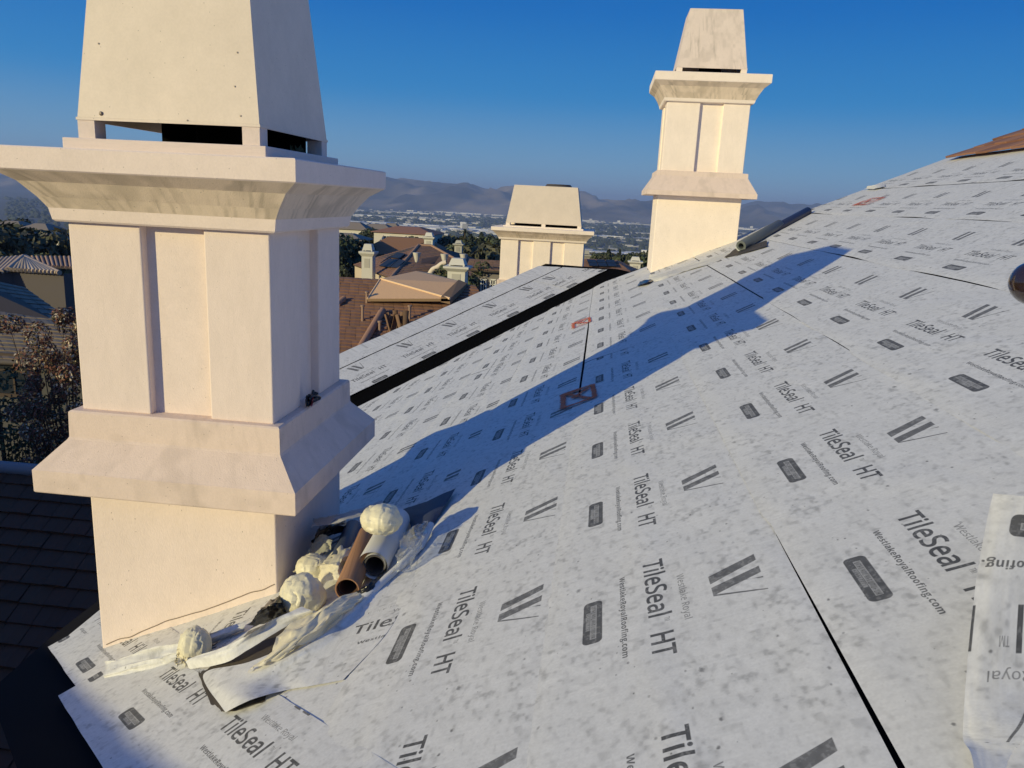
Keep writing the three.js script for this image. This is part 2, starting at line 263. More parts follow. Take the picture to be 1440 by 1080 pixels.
// brown tiles left at the top of the slope: each course is a row of single tiles
const tileM = [[.27, .125, .07], [.23, .105, .06], [.31, .15, .085]].map((c) => std(...c, .85));
{
  const g = new RoundedBoxGeometry(.41, .03, .31, 1, .008);
  for (let r = 0; r < 4; r++) for (let i = 0; i < 11; i++) {
    const t = mesh('roof_tile', g, tileM[(i * 7 + r * 3 + (h2(i, r) * 3 | 0)) % 3], roof);
    t.position.copy(P(-12.35 + i * .315 + (r % 2) * .15, 5.62 + r * .33, .055 + .012 * h2(i, r, 2))); t.rotation.set((h2(i, r, 4) - .5) * .03, 0, SL - .06);
  }
}
{ // walls under the roof
  const wallM = stuccoM;
  const ws = [[P(-9.3, -3.3, -.2), P(-4.1, -3.3, -.2)], [P(-4.1, -3.3, -.2), P(.3, 1.0, -.2)], [P(.3, 1, -.2), V(9, -.5, .4)], [V(9, -.5, .4), V(9, -.5, -13)], [V(9, -.5, -13), V(-.2, -1.5, -13.9)], [V(-.2, -1.5, -13.9), V(-6, -3.6, -14)], [V(-6, -3.6, -14), P(-9.3, -3.3, -.2)]];
  mesh('wall', ws.map(([a, b]) => poly(a, V(a.x, -9, a.z), V(b.x, -9, b.z), b)), wallM, house);
}

// ---------------------------------------------------------------- chimneys
function chimney(o) {
  const t = thing('chimney', o.label, 'chimney', [o.x, 0, o.z], o.group), hx = o.w / 2, hz = o.d / 2, Y = o.y;
  mesh('shaft', rbox(o.w, Y.ledge - Y.base + .01, o.d, 0, (Y.ledge + Y.base) / 2, 0), (o.mat ?? stuccoM), t);
  const L = o.over;
  mesh('ledge', ringLoft(hx, hz, [[0, Y.ledge], [L - .004, Y.ledge + .002], [L, Y.ledge + .008], [L, Y.lip - .006], [L - .006, Y.lip], [.056, Y.slope], [.05, Y.slope + .012], [.047, Y.neck - .008], [.038, Y.neck], [-.08, Y.neck + .001]]), stuccoDirtyM, t);
  const uw = (o.uw ?? o.w) / 2, ud = (o.ud ?? o.d) / 2, H = Y.body - Y.neck, cy = (Y.body + Y.neck) / 2, rc = .05;
  mesh('panel_core', box(uw * 2 - rc * 2, H, ud * 2 - rc * 2, 0, cy, 0), (o.mat ?? stuccoM), t);
  for (const [a, b] of o.pil) { const w = b - a, c = (a + b) / 2;
    if (o.pil.length > 2 && Math.abs(c) < .3) { for (const s of [1, -1]) mesh('pilaster', rbox(w, H + .006, .1, c, cy, s * (ud - .05), .01), (o.mat ?? stuccoM), t); continue; }
    for (const s of [1, -1]) { const dz = o.pd; mesh('corner_pilaster', rbox(w, H + .006, dz, c, cy, s * (ud - dz / 2), .01), (o.mat ?? stuccoM), t); } }
  const cor = sub('cornice', t), F = o.fas;
  mesh('neck_band', ringLoft(uw, ud, [[-.05, Y.body], [.035, Y.body + .001], [.045, Y.body + .01], [.055, Y.cove]], false), (o.mat ?? stuccoM), cor);
  mesh('cove', ringLoft(uw, ud, [[.055, Y.cove], [.085, lerp(Y.cove, Y.fascia, .3)], [.14, lerp(Y.cove, Y.fascia, .72)], [F - .008, Y.fascia]], false, false), stuccoStreakM, cor);
  mesh('fascia', ringLoft(uw, ud, [[F - .008, Y.fascia], [F, Y.fascia + .006], [F, Y.top - .006], [F - .006, Y.top], [-.1, Y.top + .004]], true, false), (o.mat ?? stuccoM), cor);
  mesh('plinth', rbox(o.hw + .10, Y.plinth - Y.top, o.hd + .10, 0, (Y.plinth + Y.top) / 2, 0, .005), (o.mat ?? stuccoM), t);
  const legs = [-1, 1].flatMap((a) => [-1, 1].map((b) => [a, b])); if (o.midLeg) legs.push([0, 1], [0, -1]);
  for (const [a, b] of legs) mesh('hood_post', box(.085, Y.hood - Y.plinth, .085, a * (o.hw / 2 - .043), (Y.hood + Y.plinth) / 2, b * (o.hd / 2 - .043)), (o.mat ?? stuccoM), t);
  const tp = o.taper, hg = [ringLoft(o.hw / 2, o.hd / 2, [[0, Y.hood], [-tp, Y.hoodTop - .004], [-tp - .006, Y.hoodTop]], true, false), ringLoft(o.hw / 2 - .01, o.hd / 2 - .01, [[0, Y.hood], [-tp, Y.hoodTop - .02]], true, false), ringLoft(o.hw / 2, o.hd / 2, [[-.01, Y.hood], [.004, Y.hood], [.004, Y.hood + .012], [0, Y.hood + .013]], false, false)];
  const hood = mesh('hood', hg, o.worn ? hoodWornM : hoodM, t);
  mesh('flue', [new THREE.CylinderGeometry(.17, .17, Y.hood - Y.plinth + .12, 20).translate(-o.hw * .0 + .12 * (o.w > 1.5 ? 2 : .3), (Y.hood + Y.plinth) / 2 + .05, -.1)], blackM, t);
  mesh('flue_pan', box(o.hw - .2, .004, o.hd - .2, 0, Y.plinth + .003, 0), blackM, t);
  mesh('inner_baffle', box(o.hw * .90, Y.hood - Y.plinth + .05, .02, o.hw * .03, (Y.hood + Y.plinth) / 2 + .02, -o.hd * .18), blackM, t);
  const sc = new THREE.SphereGeometry(.010, 10, 8), s2 = new THREE.SphereGeometry(.0042, 8, 6);
  for (const [k, [sx, sy]] of (o.screws ?? []).entries()) mesh('screw', (k ? s2 : sc).clone().scale(1, 1, .5).translate(sx, sy, o.hd / 2 - (sy - Y.hood) * tp / (Y.hoodTop - Y.hood) + .002), k ? screwPaintM : screwM, hood);
  return t;
}
const bigChimney = chimney({
  label: 'large cream stucco chimney with a pile of roofing scraps at its foot', group: 'cream stucco chimneys on the membrane roof', x: -2.0675, z: -4.0755, w: 1.02, d: 1.0, over: .175, fas: .218, hw: .905, hd: .905, taper: .085, pd: .355,
  y: { base: -3.4, ledge: -1.552, lip: -1.425, slope: -1.295, neck: -1.145, body: -.205, cove: -.14, fascia: .026, top: .132, plinth: .188, hood: .273, hoodTop: 1.12 },
  pil: [[-.51, -.137], [.18, .51]], screws: [[-.33, .305], [.10, .29], [.36, .32], [.33, .45], [.34, .60], [-.34, .62]],
});
const rightChimney = chimney({
  label: 'tall cream stucco chimney standing at the roof edge against the sky', group: 'cream stucco chimneys on the membrane roof', x: 1.435, z: -13.05, w: 1.27, d: 1.1, uw: 1.225, ud: 1.06, over: .19, fas: .225, hw: 1.03, hd: .92, taper: .13, pd: .38,
  y: { base: -1.6, ledge: .19, lip: .27, slope: .478, neck: .562, body: 1.56, cove: 1.61, fascia: 1.83, top: 1.955, plinth: 1.985, hood: 2.055, hoodTop: 2.905 },
  pil: [[-.6125, -.12], [.22, .6125]], worn: true, screws: [], mat: stuccoPaleM,
});
const midChimney = chimney({
  label: 'wide cream chimney with three pilasters and a low hood beyond the valley', group: 'cream stucco chimneys on the membrane roof', x: -1.275, z: -17.55, w: 1.80, d: 1.1, over: .18, fas: .20, hw: 1.63, hd: 1.0, taper: .13, pd: .4, midLeg: true, mat: stuccoPaleM,
  y: { base: -9, ledge: -2.12, lip: -2.02, slope: -1.85, neck: -1.70, body: -.825, cove: -.78, fascia: -.64, top: -.56, plinth: -.525, hood: -.468, hoodTop: .333 },
  pil: [[-.90, -.515], [-.195, .185], [.48, .90]],
});
mesh('vent_cap', [new THREE.CylinderGeometry(.26, .3, .05, 24).translate(.25, .36, 0), new THREE.CylinderGeometry(.2, .2, .06, 24).translate(.25, .335, 0)], std(.06, .05, .045, .7), midChimney);
// ---------------------------------------------------------------- ground, valley, mountains, far town
const G0 = -8.2;
function groundY(x, z) {                                                  // hillside falling away beyond the houses, flat valley floor far below
  const d = Math.hypot(x, z);
  let y = G0 - 9 * ss(30, 150, d) - 26 * ss(150, 420, d) - 110 * ss(380, 1900, d);
  y += (fbm(x * .006 + 50, z * .006 + 50, 71, 4) - .5) * 14 * ss(120, 500, d) * ss(2600, 1200, d);
  return y;
}
{
  const N = 150, rad = [0]; for (let r = 4; r < 26000; r *= 1.075) rad.push(r); const M = rad.length;
  const pos = [], col = [], ix = [];
  for (let j = 0; j < M; j++) for (let i = 0; i <= N; i++) {
    const a = (i / N) * Math.PI * 2, x = rad[j] * Math.sin(a), z = -rad[j] * Math.cos(a); pos.push(x, groundY(x, z), z);
    const n = fbm(x * .0011 + 9, z * .0011 + 9, 81, 4), m = fbm(x * .02, z * .02, 83, 3), f = ss(300, 1500, rad[j]);
    const c = [lerp(.055, .06 + .05 * n, f), lerp(.05, .062 + .045 * n, f), lerp(.034, .05 + .04 * n, f)].map((v) => v * (.7 + .6 * m)); col.push(...c);
  }
  for (let j = 0; j < M - 1; j++) for (let i = 0; i < N; i++) { const o = j * (N + 1) + i; ix.push(o, o + 1, o + N + 2, o, o + N + 2, o + N + 1); }
  const g = new THREE.BufferGeometry(); g.setAttribute('position', new THREE.Float32BufferAttribute(pos, 3)); g.setAttribute('color', new THREE.Float32BufferAttribute(col, 3)); g.setIndex(ix); g.computeVertexNormals();
  mesh('ground', g, new THREE.MeshStandardMaterial({ vertexColors: true, roughness: .95, side: THREE.DoubleSide })).userData.kind = 'structure';
}
{ // mountain range across the valley: ridge heights read along the skyline
  const sky = [[-1600, 296], [-700, 270], [-200, 256], [200, 250], [540, 253], [573, 252], [600, 255], [630, 258], [663, 259], [684, 267], [718, 268], [770, 270], [820, 276], [860, 285], [900, 289], [960, 293], [1040, 299], [1300, 312], [2200, 350], [3400, 380]];
  const near = [[900, 330], [980, 302], [1020, 294], [1045, 291], [1080, 288.5], [1105, 286.5], [1135, 291], [1200, 297], [1400, 306], [1800, 330]];
  const range = (line, D0, D1, D2, nx, ny, sd, tint) => {
    const x0 = line[0][0], x1 = line[line.length - 1][0], prof = (x) => { let k = 0; while (k < line.length - 2 && x > line[k + 1][0]) k++; const t = Math.min(1, Math.max(0, (x - line[k][0]) / (line[k + 1][0] - line[k][0]))); return lerp(line[k][1], line[k + 1][1], t); };
    const col = [];
    const g = grid(nx, ny, (a, b) => {
      const px = lerp(x0, x1, a), r = at(px, prof(px), D1), az = Math.atan2(r.x, -r.z), far = Math.hypot(r.x, r.z) / D1;
      const D = b < .7 ? lerp(D0, D1, b / .7) : lerp(D1, D2, (b - .7) / .3), k = D * far, x = Math.sin(az) * k, z = -Math.cos(az) * k, t = Math.max(0, Math.min(1, b < .7 ? b / .7 : 1 - (b - .7) / .3));
      const base = -165, top = r.y, ridge = 1 - Math.abs(2 * fbm(x * .00075 + 90, z * .00045 + 90, sd, 5) - 1), det = fbm(x * .004, z * .003, sd + 9, 4);
      const e = Math.pow(t, 1.25), y = base + (top - base) * e + (1 - Math.pow(t, 6)) * t * ((ridge - .72) * 700 + (det - .5) * 240 + (Math.abs(fbm(x * .0028 + 5, z * .0016 + 5, sd + 30, 4) - .5) * 2 - .2) * 190) + (t > .9 ? (det - .5) * 34 * ss(.9, 1, t) : 0);
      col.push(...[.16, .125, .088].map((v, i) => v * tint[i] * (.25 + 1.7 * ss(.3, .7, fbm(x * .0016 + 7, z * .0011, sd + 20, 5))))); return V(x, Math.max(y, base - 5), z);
    });
    g.setAttribute('color', new THREE.Float32BufferAttribute(col, 3));
    mesh('mountains', g, new THREE.MeshStandardMaterial({ vertexColors: true, roughness: 1, side: THREE.DoubleSide })).userData.kind = 'structure';
  };
  range(sky, 7600, 10600, 14500, 640, 80, 101, [1, 1, 1]);
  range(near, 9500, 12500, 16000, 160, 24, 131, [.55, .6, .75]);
}
{ // the town on the valley floor: thousands of pale roofs and walls, one mass
  seed = 4242; const n = 5200, g = new THREE.BoxGeometry(1, 1, 1), im = new THREE.InstancedMesh(g, std(1, 1, 1, .8), n), m = new THREE.Matrix4(), q = new THREE.Quaternion(), c = new THREE.Color();
  let k = 0; while (k < n) {
    const D = 1500 * Math.pow(8600 / 1500, Math.pow(rnd(), .62)), az = rr(-.62, .62), x = Math.sin(az) * D, z = -Math.cos(az) * D, den = fbm(x * .0007 + 31, z * .0021 + 20, 157, 3);
    if (rnd() > ss(.54, .70, den) * .9 + .10) continue;
    const big = rnd() < .30 * ss(.5, .7, den), w = big ? rr(50, 170) : rr(12, 34), d = big ? rr(30, 90) : rr(10, 24), h = big ? rr(7, 13) : rr(4, 8), tall = rnd() < .006 ? rr(2, 4.5) : 1;
    q.setFromAxisAngle(V(0, 1, 0), rr(-.3, .3)); m.compose(V(x, groundY(x, z) + h * tall / 2, z), q, V(tall > 1 ? 26 : w, h * tall, tall > 1 ? 26 : d)); im.setMatrixAt(k, m);
    const b = big ? rr(.35, .85) : rr(.15, .6); im.setColorAt(k, c.setRGB(b, b * .97, b * .92)); k++;
  }
  im.name = 'town'; im.castShadow = im.receiveShadow = true; single(im, 'pale roofs and walls of the town spread over the valley floor', 'town'); im.userData.kind = 'stuff'; scene.add(im);
}
{ // tree cover of the valley floor, one mass
  seed = 991; const n = 15000, g = new THREE.IcosahedronGeometry(1, 1), p = g.attributes.position; for (let i = 0; i < p.count; i++) { const s = .75 + .5 * h2(Math.round(p.getX(i) * 50), Math.round(p.getY(i) * 50), Math.round(p.getZ(i) * 50)); p.setXYZ(i, p.getX(i) * s, p.getY(i) * s, p.getZ(i) * s); } g.computeVertexNormals();
  const im = new THREE.InstancedMesh(g, std(1, 1, 1, 1), n), m = new THREE.Matrix4(), q = new THREE.Quaternion(), c = new THREE.Color();
  for (let k = 0; k < n; k++) { const D = 420 * Math.pow(6500 / 420, Math.pow(rnd(), .75)), az = rr(-.68, .62), x = Math.sin(az) * D, z = -Math.cos(az) * D, s = rr(3, 6) * (1 + D / 6000); m.compose(V(x, groundY(x, z) + s * .5, z), q, V(s * rr(.9, 2), s * rr(.7, 1.1), s)); im.setMatrixAt(k, m); const b = rr(.6, 1.3); im.setColorAt(k, c.setRGB(.045 * b, .055 * b, .032 * b)); }
  im.name = 'woods'; im.castShadow = im.receiveShadow = true; single(im, 'dark woods and gardens covering the slope down to the valley', 'woods'); im.userData.kind = 'stuff'; scene.add(im);
}
// ---------------------------------------------------------------- tiled roofs in the neighbourhood
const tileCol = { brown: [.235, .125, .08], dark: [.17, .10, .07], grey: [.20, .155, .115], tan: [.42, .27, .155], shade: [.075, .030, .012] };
const vtile = new THREE.MeshStandardMaterial({ vertexColors: true, roughness: .85, side: THREE.DoubleSide });
// one roof face of stepped tile courses: eave A-B, top D-C; each course is its own row of tiles
function tiledFace(parent, A, B, C, D, n, tw, c, sd, joined = false, name = 'tile_course') {
  const rows = [], up = new THREE.Vector3().crossVectors(B.clone().sub(A), D.clone().sub(A)).normalize(); if (up.y < 0) up.negate();
  for (let k = 0; k < n; k++) {
    const p = (f, t) => A.clone().lerp(D, t).lerp(B.clone().lerp(C, t), f), t0 = k / n, t1 = (k + 1.25) / n, L = p(0, t0).distanceTo(p(1, t0)), m = Math.max(1, Math.min(70, Math.round(L / tw)));
    const pos = [], col = [];
    for (let i = 0; i < m; i++) {
      const f0 = (i + .012) / m, f1 = (i + .988) / m, lift = .035 + .02 * h2(i, k, sd), b = .86 + .26 * h2(i, k, sd + 1), w = (h2(i, k, sd + 2) - .5) * .05, cc = [c[0] * b + w * .3, c[1] * b, c[2] * b].map((v) => Math.max(.01, v));
      const a = p(f0, t0).addScaledVector(up, lift), e = p(f1, t0).addScaledVector(up, lift), g = p(f1, Math.min(t1, 1)).addScaledVector(up, .006), h = p(f0, Math.min(t1, 1)).addScaledVector(up, .006), a0 = p(f0, t0).addScaledVector(up, -.02), e0 = p(f1, t0).addScaledVector(up, -.02), mt = p((f0 + f1) / 2, t0).addScaledVector(up, lift + .007), mh = p((f0 + f1) / 2, Math.min(t1, 1)).addScaledVector(up, .013);
      for (const tri of [[a, mt, mh], [a, mh, h], [mt, e, g], [mt, g, mh], [a0, e0, mt], [a0, mt, a], [e0, e, mt]]) for (const q of tri) { pos.push(q.x, q.y, q.z); col.push(...cc); }
    }
    const g = new THREE.BufferGeometry(); g.setAttribute('position', new THREE.Float32BufferAttribute(pos, 3)); g.setAttribute('color', new THREE.Float32BufferAttribute(col, 3)); g.computeVertexNormals(); rows.push(g);
  }
  if (joined) { const q = mesh(name, rows, vtile, parent); q.userData.kind = 'stuff'; } else rows.forEach((g) => mesh(name, g, vtile, parent));
  mesh('roof_board', slab([A, B, C, D].map((q) => q.clone().addScaledVector(up, -.03)), .1, V(0, -1, 0)), std(.06, .045, .035), parent);
}
const wallsDown = (parent, pts, y, mat) => mesh('wall', pts.slice(0, -1).map((a, i) => poly(a, V(a.x, y, a.z), V(pts[i + 1].x, y, pts[i + 1].z), pts[i + 1])), mat, parent);
const houseWhite = std(.62, .58, .52, .9), houseCream = std(.55, .46, .36, .9), winM = std(.02, .025, .035, .15), frameM = std(.7, .68, .64, .6), barkM = std(.07, .05, .04, .95);
function bar(a, b, r, seg = 8) { const d = b.clone().sub(a), L = d.length(), g = new THREE.CylinderGeometry(r, r, L, seg); g.applyQuaternion(new THREE.Quaternion().setFromUnitVectors(V(0, 1, 0), d.normalize())); g.translate((a.x + b.x) / 2, (a.y + b.y) / 2, (a.z + b.z) / 2); return g; }
function windowAt(parent, c, w, h, dir, fm = frameM) {                                // dir: outward in plan
  const f = sub('window', parent), q = new THREE.Quaternion().setFromUnitVectors(V(0, 0, 1), dir), put = (g) => g.applyQuaternion(q).translate(c.x, c.y, c.z);
  mesh('frame', [put(box(w + .16, .09, .08, 0, h / 2, 0)), put(box(w + .16, .09, .1, 0, -h / 2, 0)), put(box(.08, h, .08, -w / 2 - .03, 0, 0)), put(box(.08, h, .08, w / 2 + .03, 0, 0)), put(box(.05, h, .06, 0, 0, 0)), put(box(w, .05, .06, 0, h * .12, 0))], fm, f);
  mesh('pane', put(box(w, h, .02, 0, 0, -.01)), winM, f);
}
{ // brown house just across the valley roof, with a tan sheeted hip above it
  const t = thing('tiled_house', 'brown tiled house with a plain tan hip roof above its courses', 'house'), r = sub('roof', t);
  const A = at(340, 560, 19.5), B = at(800, 545, 19.5), D = at(420, 391, 26.5), C = at(668, 396, 26.5); B.y = A.y; D.y = (D.y + C.y) / 2; C.y = D.y;
  tiledFace(r, A, B, C, D, 36, .33, tileCol.brown, 5);
  wallsDown(t, [V(A.x + .4, A.y - .1, A.z - .4), V(B.x - .4, A.y - .1, A.z - .4), V(C.x, A.y, C.z - 4), V(D.x, A.y, C.z - 4), V(A.x + .4, A.y - .1, A.z - .4)], G0 - 3, houseCream);
  const FL = at(517, 420, 24.7), FR = at(633, 420, 24.7), BL = at(535, 392, 26.2), AP = at(585, 381, 28.5), R = at(657, 398, 26.4), BK = at(600, 383, 31);
  const tr = sub('sheeted_roof', t), tanM = new THREE.MeshStandardMaterial({ color: new THREE.Color().setRGB(.74, .46, .25), roughness: .9, side: THREE.DoubleSide, bumpMap: b1, bumpScale: .004 });
  mesh('sheathing', [poly(FL, FR, BL), poly(BL, FR, R, AP), poly(AP, R, BK)], tanM, tr);
  mesh('hip_cap', [bar(BL, FR, .045), bar(FL, BL, .03)], std(.72, .50, .31), tr);
  mesh('eave', [slab([FL, FR, FR.clone().add(V(0, .03, -.3)), FL.clone().add(V(0, .03, -.3))], .09, V(0, -1, 0)), slab([FR, R, R.clone().add(V(-.3, .1, 0)), FR.clone().add(V(-.3, .05, 0))], .18, V(0, -1, 0))], std(.25, .16, .09), tr);
  const onRoof = (px, py, lift = .06) => { const n = new THREE.Vector3().crossVectors(B.clone().sub(A), D.clone().sub(A)).normalize(), q = ray(px, py); return q.multiplyScalar(A.dot(n) / q.dot(n)).add(V(0, lift, 0)); };
  mesh('ridge_row', [bar(onRoof(538, 442, .12), onRoof(505, 498, .12), .12, 10)], std(.36, .20, .13), r);
  mesh('ridge_row', [bar(onRoof(484, 424, .1), onRoof(474, 432, .1), .1, 10)], std(.36, .20, .13), r);
  for (const [x, y, h] of [[510, 452, .5], [516, 428, .4], [576, 450, .45], [534, 468, .35]]) { const p = onRoof(x, y, 0); mesh('vent_pipe', [bar(p, p.clone().add(V(0, h, 0)), .045), new THREE.CylinderGeometry(.07, .07, .05, 10).translate(p.x, p.y + h, p.z)], std(.30, .2, .15), t); }
  // a clutch of spare barrel tiles standing on the slope
  const pile = thing('tile_stack', 'clutch of spare barrel tiles standing on the brown roof', 'tile stack', onRoof(561, 470, 0).toArray());
  for (let i = 0; i < 8; i++) { const g = new THREE.CylinderGeometry(.10, .085, .62, 10, 1, true, 0, Math.PI); g.rotateY(rr(0, 6)); g.rotateZ(rr(-.35, .35)); g.rotateX(rr(-.2, .25)); g.translate((i % 4) * .17 - .3, .34 + rr(-.05, .1), -(i >> 2) * .2); mesh('roof_tile', g, std(...((k) => [.15 * k, .09 * k, .06 * k])(rr(.4, 1.7))), pile); }
}
{ // hipped house beyond, with solar panels on its near-side slope
  const t = thing('hipped_house', 'brown hipped house with dark solar panels beyond the tan roof', 'house'), r = sub('roof', t);
  const L = at(589, 345, 72), R = at(607, 345, 72), RR = at(655, 358, 74), el = at(550, 391, 60), er = at(700, 401, 61), fl = at(497, 372, 84), rr2 = at(712, 384, 84); er.y = el.y; R.y = L.y;
  tiledFace(r, el, er, R, L, 22, .5, tileCol.dark, 9, true);
  tiledFace(r, fl, el, L, L.clone().add(V(-.3, 0, -2)), 18, .5, tileCol.brown, 12, true);
  tiledFace(r, er, rr2, RR, R, 18, .5, tileCol.dark, 14, true);
  mesh('hip_cap', [bar(L, el, .16), bar(L, R, .16), bar(R, er, .15)], std(.33, .2, .13), r);
  wallsDown(t, [fl, el, er, rr2].map((p) => V(p.x, p.y - .1, p.z - .5)), G0 - 10, houseCream);
  const n = new THREE.Vector3().crossVectors(el.clone().sub(fl), L.clone().sub(fl)).normalize(); if (n.y < 0) n.negate();
  const onF = (px, py) => { const q = ray(px, py); return q.multiplyScalar(fl.dot(n) / q.dot(n)).addScaledVector(n, .18); };
  for (const [a, b, c, d] of [[[534, 376], [549, 378], [562, 367], [548, 366]], [[550, 378], [560, 379], [571, 369], [563, 367]], [[550, 364], [563, 366], [571, 359], [560, 357]], [[536, 372], [546, 364], [554, 361], [541, 369]]]) mesh('solar_panel', slab([onF(...a), onF(...b), onF(...c), onF(...d)], .06, n.clone().negate()), std(.010, .011, .016, .6), r);
  const d0 = at(592, 371, 62), d1 = at(611, 371, 62), d2 = at(593, 364, 64);
  mesh('dormer', [poly(d0, d1, d2), poly(d0, d1, d1.clone().add(V(0, .5, -2)), d2)], std(.05, .03, .025), t);
  const par = [[604, 386], [609, 379], [615, 376], [622, 371], [628, 369]].map(([x, y]) => at(x, y, 58));
  mesh('parapet', new THREE.TubeGeometry(new THREE.CatmullRomCurve3(par), 16, .2, 8), std(.66, .57, .47), t);
  mesh('parapet_wall', [poly(...par, at(630, 398, 58), at(604, 398, 58))], std(.12, .085, .06), t);
  for (const x of [586, 625, 652]) { const p = at(x, x < 600 ? 362 : 364, 61); mesh('bracket', new THREE.CylinderGeometry(.34, .12, .75, 4).translate(p.x, p.y, p.z), houseWhite, t); }
}
{ // small house in shade right of it, white windows
  const t = thing('shaded_house', 'small shaded house with white windows beside the wide chimney', 'house'), r = sub('roof', t);
  const A = at(655, 378, 50), B = at(716, 381, 50), D = at(660, 364, 56), C = at(706, 372, 56); B.y = A.y; C.y = D.y;
  tiledFace(r, A, B, C, D, 12, .45, tileCol.dark, 21, true);
  const w0 = V(A.x + .3, A.y - .1, A.z - .5), w1 = V(B.x - .2, A.y - .1, A.z - .5);
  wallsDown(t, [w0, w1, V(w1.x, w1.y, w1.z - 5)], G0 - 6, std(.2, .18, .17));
  for (const x of [680, 693]) windowAt(t, at(x, 402, -(w0.z) - .06), .26, .8, V(0, 0, 1));
}
{ // house with roof-mounted panels between the chimneys
  const t = thing('solar_house', 'tan tiled house with six dark solar panels behind the roof ridge', 'house'), r = sub('roof', t);
  const A = at(800, 392, 52), B = at(888, 383, 52), C = at(865, 366, 58), D = at(800, 363, 58); A.y = B.y; D.y = C.y;
  tiledFace(r, A, B, C, D, 12, .4, tileCol.brown, 31, true);
  const E2 = at(905, 381, 60); tiledFace(r, B, E2, C.clone().add(V(.1, 0, -.2)), C, 10, .4, [.42, .24, .17], 33, true);
  wallsDown(t, [A, B, E2].map((p) => V(p.x, p.y - .1, p.z - .3)), G0 - 6, houseCream);
  const n = new THREE.Vector3().crossVectors(B.clone().sub(A), D.clone().sub(A)).normalize(); if (n.y < 0) n.negate();
  const on = (px, py) => { const q = ray(px, py); return q.multiplyScalar(A.dot(n) / q.dot(n)).addScaledVector(n, .16); };
  for (let i = 0; i < 3; i++) for (let j = 0; j < 2; j++) { const x = 825 + i * 13.2 + j * 2, y = 367.6 + j * 4.8 + i * .3; mesh('solar_panel', slab([on(x, y), on(x + 12, y + .3), on(x + 14, y + 4.6), on(x + 1.8, y + 4.3)], .06, n.clone().negate()), std(.010, .011, .014, .6), r); }
}
// small white chimneys on the neighbours' roofs
function smallChimney(label, px, py, dist, hgt, wid, tint = 1) {
  const b = at(px, py, dist), t = thing('small_chimney', label, 'chimney', b.toArray(), 'white chimneys on the neighbouring houses'), m = std(.62 * tint, .60 * tint, .54 * tint, .85), w = wid, h = hgt;
  mesh('shaft', box(w, h * .62 + 2.5, w, 0, -h * .69 - 1.25, 0), m, t);
  mesh('cornice', ringLoft(w / 2, w / 2, [[.01, -h * .40], [w * .22, -h * .30], [w * .22, -h * .24], [0, -h * .235]]), m, t);
  mesh('hood', ringLoft(w * .46, w * .46, [[0, -h * .20], [-w * .14, 0]]), m, t); mesh('hood_post', [-1, 1].flatMap((s) => [-1, 1].map((q) => box(w * .1, h * .06, w * .1, s * w * .4, -h * .22, q * w * .4))), m, t);
  mesh('panel', [box(w * .5, h * .3, .02, 0, -h * .62, w / 2 + .01)], std(.45 * tint, .43 * tint, .38 * tint), t);
  return t;
}
smallChimney('pale chimney standing beside the dark solar panel slope', 518.5, 343, 66, 2.6, .95, .9);
smallChimney('white chimney on the ridge of the hipped brown house', 604, 327, 76, 1.7, .85);
smallChimney('grey chimney just in front of the dark trees', 645.5, 338, 84, 1.5, .8, .7);
smallChimney('large white hooded chimney in front of the ivy', 644.5, 363, 46, 1.9, 1.05);
smallChimney('grey chimney against the solar house by the wide chimney', 825, 352, 62, 1.4, .55, .55);
smallChimney('little white chimney between the two cream chimneys', 894, 361, 58, 1.3, .75);
// ---------------------------------------------------------------- neighbours down to the side, in and out of shade
{
  const t = thing('neighbour_house', 'grey-brown tiled house half in shade behind the red-leaved shrub', 'house'), r = sub('roof', t);
  const A = at(-150, 497, 18), B = at(138, 494, 18.4); B.y = A.y; const D = at(-170, 441, 20.6), C = at(112, 441, 20.6); C.y = D.y;
  tiledFace(r, A, B, C, D, 10, .36, tileCol.grey, 41);
  const K = at(-60, 384, 25), K2 = at(34, 404, 29); tiledFace(r, D.clone().lerp(C, .3), C, K2, K, 9, .36, tileCol.grey, 43, true);
  const w = [V(A.x, A.y - .12, A.z - .5), V(B.x - .5, A.y - .12, A.z - .5), V(B.x - .5, A.y - .12, A.z - 7)];
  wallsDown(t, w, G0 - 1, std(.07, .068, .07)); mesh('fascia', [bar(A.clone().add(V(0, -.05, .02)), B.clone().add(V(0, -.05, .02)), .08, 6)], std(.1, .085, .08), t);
  windowAt(t, at(20, 528, 18.45), 1.1, 1.1, V(0, 0, 1), barkM); windowAt(t, at(90, 512, 18.5), .8, .5, V(0, 0, 1), barkM);
}
